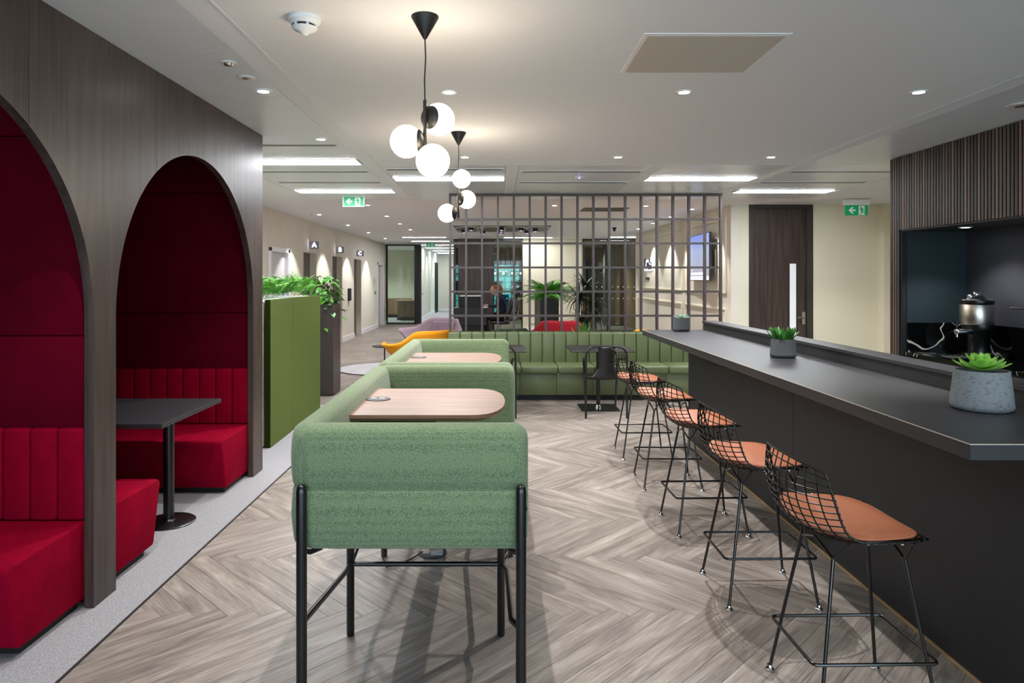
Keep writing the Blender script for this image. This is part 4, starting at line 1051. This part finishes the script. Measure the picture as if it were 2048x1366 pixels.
def exit_sign(x, y, zt_, w, label, bar=True):
    t = thing('exit_sign', label, 'sign', (x,y,zt_), 'green exit signs')
    h = w*.46; zb_ = zt_-h; yf = y-.012
    if bar: MB().box(x-w/2-.02,x+w/2+.02,y-.035,y+.035,zt_,zt_+.085 if w>.3 else CZ).build('housing', M['white'], t)
    else: MB().box(x-w/2-.01,x+w/2+.01,y-.008,y+.008,zb_-.01,CZ).build('housing', M['white'], t)
    MB().box(x-w/2,x+w/2,yf,y+.012,zb_,zt_).build('sign_face', M['signg'], t)
    def P(u, v): return (x-w/2+u*w, zb_+v*h)
    def poly(pts, nm='pictogram', m='signw', d=.002):
        MB().poly([P(*p) for p in pts], 'y', yf-d, yf).build(nm, M[m], t)
    poly([(.12,.5),(.27,.82),(.36,.82),(.27,.59),(.44,.59),(.44,.41),(.27,.41),(.36,.18),(.27,.18)], 'arrow')
    poly([(.58,.04),(.85,.04),(.85,.94),(.58,.94)], 'doorway')
    g = 'signg'
    MB().cyl((P(.68,.8)[0], yf-.004, P(.68,.8)[1]), h*.075, .003, 12, 'y').build('runner_head', M[g], t)
    for a in ([(.66,.70),(.76,.70),(.76,.44),(.68,.40)],[(.60,.56),(.61,.63),(.70,.70),(.74,.66)],[(.74,.70),(.80,.66),(.83,.52),(.80,.50),(.77,.62),(.72,.64)],
              [(.70,.46),(.76,.44),(.68,.10),(.63,.10),(.69,.30)],[(.70,.46),(.76,.46),(.80,.34),(.88,.34),(.88,.26),(.77,.26)]):
        poly(a, 'runner', g, .004)
exit_sign(-2.04, 9.85, CZ-.012, .29, 'green exit sign hanging by the lift lobby, in the strip light glow', False)
exit_sign(5.40, 10.2, 2.695, .33, 'green exit sign with white housing beside the dark wooden door')
exit_sign(-2.16, 22.9, CZ-.01, .29, 'small distant exit sign in the corridor beyond the lifts', False)

# ---------------------------------------------------------------- wall screen and logo
t = thing('wall_television', 'wall mounted screen showing a blue slide on the panelled wall', 'television', (3.72,12.3,1.98))
scr = bpy.data.materials.new('slide'); scr.use_nodes = True; nt_ = scr.node_tree; b_ = nt_.nodes['Principled BSDF']
tc_ = node(nt_,'ShaderNodeTexCoord'); gr = node(nt_,'ShaderNodeSeparateXYZ'); nt_.links.new(tc_.outputs['Generated'], gr.inputs[0])
cr_ = node(nt_,'ShaderNodeValToRGB'); e = cr_.color_ramp.elements; e[0].color = lin((180,180,190)); e[0].position = .1; e[1].color = lin((120,145,235)); e[1].position = 1; k = e.new(.65); k.color = lin((170,185,225))
nt_.links.new(gr.outputs[2], cr_.inputs[0]); nt_.links.new(cr_.outputs[0], b_.inputs['Emission Color']); b_.inputs['Emission Strength'].default_value = .38; b_.inputs['Base Color'].default_value = (.02,.02,.02,1)
M['slide'] = scr; M['slideblue'] = emit('slide_blue',(70,120,225),.4); M['slidewhite'] = emit('slide_white',(230,235,250),.42); M['slidered'] = emit('slide_red',(200,60,60),.4)
def tvb(s0, s1, z0, z1, d0, d1):
    """box in the plane of the screen: s 0..1 from near edge to far edge; d outwards"""
    A, B = Vector((3.67,11.66,0)), Vector((3.735,13.05,0)); n_ = Vector((-1,.047,0))
    vs_ = []
    for z in (z0, z1):
        for s, d in ((s0,d0),(s1,d0),(s1,d1),(s0,d1)):
            p = A+(B-A)*s+n_*d; vs_.append((p.x,p.y,z))
    return MB().add(vs_, [(0,3,2,1),(4,5,6,7),(0,1,5,4),(1,2,6,5),(2,3,7,6),(3,0,4,7)])
tvb(0,1,1.56,2.40,-.03,.012).build('casing', M['blackmetal'], t); sp = tvb(.012,.988,1.575,2.385,.0121,.014).build('screen', M['slide'], t)
tvb(.012,.988,1.576,1.64,.0141,.015).build('slide_band', M['slidewhite'], sp); tvb(.1,.988,1.60,1.62,.0151,.016).build('slide_stripe', M['slideblue'], sp); tvb(.2,.26,1.615,1.635,.0161,.017).build('slide_dot', M['slidered'], sp)
tvb(.3,.92,1.665,1.71,.0141,.015).build('slide_text_line', M['slidewhite'], sp); tvb(.8,.92,1.735,1.755,.0141,.015).build('slide_mark', M['slidered'], sp)
MB().box(3.71,3.80,12.0,12.7,1.75,2.25).build('wall_bracket', M['blackmatt'], t); MB().box(3.775,3.80,11.72,11.76,1.7,2.1).tube([(3.74,11.8,1.8),(3.79,11.74,1.7),(3.79,11.75,1.62)], .008, 6).build('bracket_arm', M['steel'], t)
t = thing('wall_logo', 'small dark lettering with white backlight on the panelled wall', 'logo', (3.79,16.9,1.9))
M['backlight'] = emit('logo_backlight',(215,215,255),1.6)
MB().box(3.788,3.792,16.4,17.3,1.80,2.06).build('backlight', M['backlight'], t)
def lg(y0, y1, z0, z1): MB().box(3.765,3.786,y0,y1,z0,z1).build('letter', M['plasticb'], t)
for a in ((17.12,17.26,1.98,2.10),(17.15,17.22,1.90,1.98),(16.86,16.98,1.86,2.0),(16.76,16.82,1.82,1.98),(16.66,16.74,1.98,2.08),(16.64,16.70,1.82,1.94),(16.46,16.58,1.96,2.0),(16.5,16.55,1.82,1.94),(17.0,17.08,1.82,1.9)): lg(*a)
tag(MB().box(3.78,3.799,16.78,17.12,1.57,1.63).build('small_plaque', M['plasticb']), 'small black plaque below the backlit wall logo', 'plaque')

# ---------------------------------------------------------------- reception
t = thing('reception_desk', 'black reception desk with a slatted front behind the lattice screen', 'desk', (-.6,17,0))
MB().box(-1.0,-.21,16.5,17.4,.47,.887).build('desk_body', M['plasticb'], t, bev=.005); MB().box(-.9,-.28,16.6,17.3,.0,.47).build('base', M['blackmatt'], t)
MB().box(-.88,-.30,16.7,17.2,.887,1.16).build('hutch', M['blackmatt'], t)
for k in range(14): MB().box(-.875+k*.042,-.855+k*.042,16.68,16.7,.89,1.155).build('slat', M['darkwoodh'], t); MB().box(-.89+k*.044,-.87+k*.044,16.58,16.6,.02,.46).build('slat', M['darkwoodh'], t)
tag(MB().box(-.87,-.31,16.72,17.18,1.162,1.185).build('paper_tray', M['steel']), 'flat grey tray on top of the reception desk', 'tray')
tag(MB().box(-.34,-.18,16.6,16.95,.889,.91).build('keyboard', M['white']), 'pale keyboard at the end of the reception desk', 'keyboard')
def task_chair():
    t = thing('task_chair', 'x', 'office chair', (0,0,0), 'reception task chairs')
    MB().rbox(-.25,.22,-.24,.24,.47,.55,.035,3).build('seat', M['plasticb'], t, True)
    MB().grid(lambda u, v: (.22+.16*v+.05*(2*u-1)**2*-1, (u-.5)*.44, .58+.48*v), 6, 6).build('backrest', M['plasticb'], t, True).modifiers.new('thick','SOLIDIFY').thickness = .04
    MB().tube([(.18,0,.5),(.34,0,.55),(.44,0,.75),(.46,0,1.05),(.40,0,1.14)], .014, 8).build('spine', M['steel'], t, True)
    MB().rbox(.36,.42,-.12,.12,1.10,1.24,.03,3).build('headrest', M['plasticb'], t, True)
    for s in (-1, 1): MB().rbox(-.12,.18,s*.27-.03,s*.27+.03,.70,.735,.012).tube([(.1,s*.22,.5),(.14,s*.27,.6),(.1,s*.27,.70)], .012, 6).build('armrest', M['plasticb'], t, True)
    MB().cyl((0,0,.1), .025, .38, 12).build('gas_lift', M['steel'], t, True)
    for k in range(5):
        a = 2*PI*k/5; l = MB().tube([(0,0,.12),(.28*math.cos(a),.28*math.sin(a),.075)], .018, 6).build('base_arm', M['plasticb'], t, True)
        MB().cyl((.28*math.cos(a)-.012,.28*math.sin(a),.03), .03, .024, 12, 'x').build('castor', M['plasticb'], l, True)
    return t
tc1 = task_chair(); tc2 = dup(tc1); place(tc1, (.14,17.0,0)); place(tc2, (.30,18.3,0), .7)
tc1['label'] = 'black task chair that the receptionist sits on'; tc2['label'] = 'empty black task chair behind the receptionist'
# seated receptionist
def skin_obj(name, pts, edges, rad, m, parent, sub=2, root=0):
    off = Vector((0,0,0)); p = parent
    while p: off += p.location; p = p.parent
    me = bpy.data.meshes.new(name); me.from_pydata([Vector(q)-off for q in pts], edges, []); me.materials.append(m)
    o = bpy.data.objects.new(name, me); COL.objects.link(o); o.parent = parent
    o.modifiers.new('skin','SKIN'); sb = o.modifiers.new('sub','SUBSURF'); sb.levels = sub; sb.render_levels = sub
    sv = me.skin_vertices[0].data
    for i, r in enumerate(rad): sv[i].radius = (r, r) if not isinstance(r, tuple) else r
    for v_ in sv: v_.use_root = False
    sv[root].use_root = True
    me.polygons.foreach_set('use_smooth', [True]*len(me.polygons)); o.modifiers['skin'].use_smooth_shade = True
    return o
Yp = 17.0
P_ = thing('person', 'person with tied ginger hair in a dark top seated at the reception desk', 'person', (.12,Yp,0))
# body: pelvis, waist, chest, neck base, neck, head chain; arms; legs
V = [(.17,Yp,.66),(.18,Yp,.80),(.15,Yp,.98),(.11,Yp,1.12),(.07,Yp,1.17),(.03,Yp,1.21),
     (.10,Yp-.16,1.10),(.03,Yp-.20,.90),(-.16,Yp-.16,.93),(.10,Yp+.16,1.10),(.03,Yp+.20,.90),(-.16,Yp+.14,.93),
     (.12,Yp-.09,.63),(-.24,Yp-.11,.62),(-.18,Yp-.11,.22),(.12,Yp+.09,.63),(-.24,Yp+.11,.62),(-.18,Yp+.11,.22)]
E_ = [(0,1),(1,2),(2,3),(3,4),(4,5),(3,6),(6,7),(7,8),(3,9),(9,10),(10,11),(0,12),(12,13),(13,14),(0,15),(15,16),(16,17)]
Rr = [(.13,.15),(.10,.12),(.11,.14),(.09,.12),.055,.05,.055,.042,.03,.055,.042,.03,.085,.062,.04,.085,.062,.04]
body = skin_obj('body', V, E_, Rr, M['navy'], P_)
hd = MB()
def headf(u, v):
    a = 2*PI*u; b = PI*v; r = .098
    x, y, z = math.sin(b)*math.cos(a), math.sin(b)*math.sin(a), math.cos(b)
    # chin towards -x, jaw narrows
    k = 1-.28*max(0,-z)**1.2
    return (-.015+x*r*k*1.02-(.012 if x < -.6 else 0)*max(0,.6-z)-.02*max(0,-z), y*r*.82*k, 1.315+z*r*1.22)
hm = Matrix.Translation((0,Yp,0))
MBh = MB().grid(lambda u, v: tuple(Vector(headf(u,v))+Vector((0,Yp,0))), 24, 18)
head = MBh.build('head', M['skin'], P_, True)
MB().ball((-.122,Yp,1.30), .013, 10, 6, 1.3).build('nose', M['skin'], head, True)
for s in (-1, 1):
    MB().ball((-.10,Yp+s*.034,1.33), .012, 10, 6).build('eye', M['white'], head, True); MB().ball((.0,Yp+s*.083,1.31), .022, 10, 6, 1.4).build('ear', M['skin'], head, True)
MB().rbox(-.118,-.10,Yp-.022,Yp+.022,1.253,1.263,.004).build('mouth', mat('lips',(180,90,86),.5), head)
MB().grid(lambda u, v: (.008+.112*math.sin(PI*.62*v)*math.cos(2*PI*u)*(1 if math.cos(2*PI*u)>0 else .86)+.02*v, Yp+.094*math.sin(PI*.62*v)*math.sin(2*PI*u), 1.325+.128*math.cos(PI*.62*v)+ .0*u), 24, 10).build('hair', M['hair'], head, True)
MB().tube([(.09,Yp,1.37),(.14,Yp,1.40),(.165,Yp,1.33),(.16,Yp,1.24),(.15,Yp,1.17)], .03, 10, rs=[.022,.036,.042,.034,.008]).build('ponytail', M['hair'], head, True)
MB().lathe([(.05,0),(.045,.08)], (.045,Yp,1.15), 14).build('neck', M['skin'], P_, True)
for s in (-.16, .14):
    hv = [(-.17,Yp+s,.93),(-.23,Yp+s*.9,.935)]; fe = [(0,1)]; rd = [.024,(.036,.018)]
    for k in range(4):
        b0 = len(hv); yy = Yp+s*.9-.027+.018*k; ln = (.03,.036,.034,.026)[k]
        hv += [(-.265,yy,.937),(-.265-ln,yy,.932),(-.265-ln*1.8,yy,.915)]; fe += [(1,b0),(b0,b0+1),(b0+1,b0+2)]; rd += [.009,.008,.007]
    b0 = len(hv); sg = -1 if s > 0 else 1
    hv += [(-.22,Yp+s*.9+sg*.035,.93),(-.25,Yp+s*.9+sg*.052,.922)]; fe += [(1,b0),(b0,b0+1)]; rd += [.010,.008]
    skin_obj('hand', hv, fe, rd, M['skin'], P_, 1, 0)
for s in (-.11, .11):
    skin_obj('shoe', [(-.17,Yp+s,.2),(-.17,Yp+s,.09),(-.29,Yp+s,.055)], [(0,1),(1,2)], [.038,.045,.035], M['trouser'], P_, 1)
skin_obj('trousers', [V[0],V[12],V[13],V[14],V[15],V[16],V[17]], [(0,1),(1,2),(2,3),(0,4),(4,5),(5,6)], [.14,.09,.068,.048,.09,.068,.048], M['trouser'], P_)

# planters behind the screen
t = thing('lobby_planter', 'dark tall planter box with pale side standing in the lobby', 'planter', (1.24,15.6,0))
MB().box(1.03,1.45,15.5,16.0,0,1.17).build('box', M['plasticb'], t, bev=.004); MB().box(.985,1.028,15.5,17.0,0,1.17).build('side_panel', M['greycol'], t)
MB().box(1.06,1.42,15.53,15.97,1.17,1.18).build('soil', M['soil'], t)
fern = [frond_mesh(.62, 22, .014, .42, 40+k, M['leafb'], 'frond') for k in range(4)]
plant('lobby_fern', 'bushy bright green fern on the dark lobby planter', 'plant', (1.24,15.75,1.18), fern, scat(1.1,1.38,15.55,15.9,1.18,110,.6,1.05), tilt=.9)
for p in fern: bpy.data.objects.remove(p)
t = thing('potted_dracaena', 'tall dracaena with spiky leaves behind the lattice screen', 'plant', (2.0,14.2,0))
MB().lathe([(.16,0),(.2,.3),(.2,.38),(.18,.38),(.18,.34),(.0001,.34)], (2.0,14.2,0), 28).build('pot', M['plasticb'], t, True)
def blade(L, w, droop):
    n = 6; vs_ = []
    for i in range(n+1):
        s = i/n; ww = w*(1-s**2.5)*.5+.0005
        for sg in (-1, 1): vs_.append((L*(.75*s+.1*s*s), sg*ww, L*(.62*s-droop*s*s)))
    return MB().add(vs_, [(2*i,2*i+1,2*i+3,2*i+2) for i in range(n)]).build('leaf', M['leafd'])
bl = [blade(.5,.04,.5), blade(.45,.036,.9), blade(.52,.036,.2)]
for x, y, h in ((1.78,14.2,.72),(2.0,14.12,1.12),(1.9,14.3,1.5),(2.05,14.25,.86),(1.72,14.1,1.25)):
    MB().tube([(2.0+(x-2)*.4,14.2+(y-14.2)*.4,.33),(x,y,h*.6),(x+.02,y,h)], .018, 8).build('trunk', M['stem'], t, True)
    for k in range(85):
        a = RND.uniform(0,2*PI); lk(RND.choice(bl), (x+.02-2.0,y-14.2,h-RND.uniform(0,.18)), (0,RND.uniform(-.5,.7),a), t, scale=(RND.uniform(.8,1.15),)*3)
for b in bl: bpy.data.objects.remove(b)
t = thing('spiky_plant', 'small spiky green plant just above the banquette back', 'plant', (1.45,11.2,0))
MB().lathe([(.12,0),(.15,.25),(.15,.55),(.0001,.55)], (1.45,11.2,0), 24).build('pot', M['plasticb'], t, True)
bl = fleshy(.34, .035, .01, M['leaf'], up=.2)
for k in range(14): a = k*2.4; lk(bl, (0,0,.55), (0,-.5-.07*k,a), t)
bpy.data.objects.remove(bl)

# ---------------------------------------------------------------- lounge chairs, rug, side table
def lounge(nm, label, x, y, rz, m, sc=1.0, top=.80, wing=.12):
    t = thing(nm, label, 'armchair', (0,0,0), 'winged lounge chairs')
    def fn(u, v):
        th = (u-.5)*2*math.radians(138); a = abs(th)
        hi = 1/(1+math.exp((math.degrees(a)-68)/6))
        zr = .61+(top-.61)*hi; rr = .40+(.10+wing)*(1-hi)*min(1,max(0,(math.degrees(a)-50)/60))
        r = .16+(rr-.16)*v**.55*1.0 if v < .8 else .16+(rr-.16)*(v**.55)
        z = .36+(zr-.36)*v**1.9
        if v > .9: r += .03*(v-.9)/.1*(1-hi)
        return (-r*math.cos(th), r*math.sin(th)*1.05, z)
    o = MB().grid(fn, 40, 14).build('shell', M[m], t, True); md = o.modifiers.new('thick','SOLIDIFY'); md.thickness = .035; md.offset = 0
    MB().rbox(-.27,.30,-.27,.27,.33,.45,.06,4).build('seat_cushion', M[m], t, True)
    def cf(u, v):
        th = (u-.5)*2*math.radians(50); r = .345
        return (-r*math.cos(th)-.03*v, r*math.sin(th), .44+(top-.06-.44)*v)
    o = MB().grid(cf, 14, 8).build('back_pad', M[m], t, True); o.modifiers.new('thick','SOLIDIFY').thickness = .03
    for a in (45,135,225,315):
        a = math.radians(a); MB().tube([(.10*math.cos(a),.10*math.sin(a),.35),(.26*math.cos(a),.26*math.sin(a),0)], .011, 8).build('leg', M['blackmetal'], t, True)
    t.location = (x,y,0); t.rotation_euler = (0,0,rz); t.scale = (sc,sc,sc); return t
lounge('lounge_chair','mauve winged lounge chair behind the yellow one', -1.14, 12.95, math.radians(235), 'mauve', 1.04, .80)
lounge('lounge_chair','bright yellow winged lounge chair left of the lattice screen', -1.06, 10.5, math.radians(128), 'yellow', 1.0, .82)
lounge('lounge_chair','crimson lounge chair behind the middle of the lattice screen', 1.18, 12.6, math.radians(90), 'redf', 1.0, .84, .05)
lounge('lounge_chair','yellow lounge chair low behind the right of the lattice screen', 2.42, 11.7, math.radians(200), 'yellow', .95, .74)
lounge('lounge_chair','dark green lounge chair low behind the left of the lattice screen', .16, 12.2, math.radians(120), 'dgreen', .95, .76)
tag(MB().lathe([(.0001,.007),(.8,.007),(.83,.016),(.80,.02),(.0001,.02)], (-1.92,12.05,0), 64).build('round_rug', M['rug'], None), 'round pale rug on the wood floor by the lounge chairs', 'rug')
t = thing('coffee_table', 'small dark round side table behind the far green sofa', 'side table', (-1.78,11.0,0))
MB().lathe([(.0001,.50),(.19,.50),(.20,.508),(.20,.516),(.0001,.516)], (-1.78,11.0,0), 32).build('tabletop', M['slate'], t); MB().cyl((-1.78,11.0,.02), .012, .48, 10).build('stem', M['blackmetal'], t); MB().lathe([(.14,.02),(.14,.028),(.0001,.03)], (-1.78,11.0,0), 24).build('base', M['blackmetal'], t)
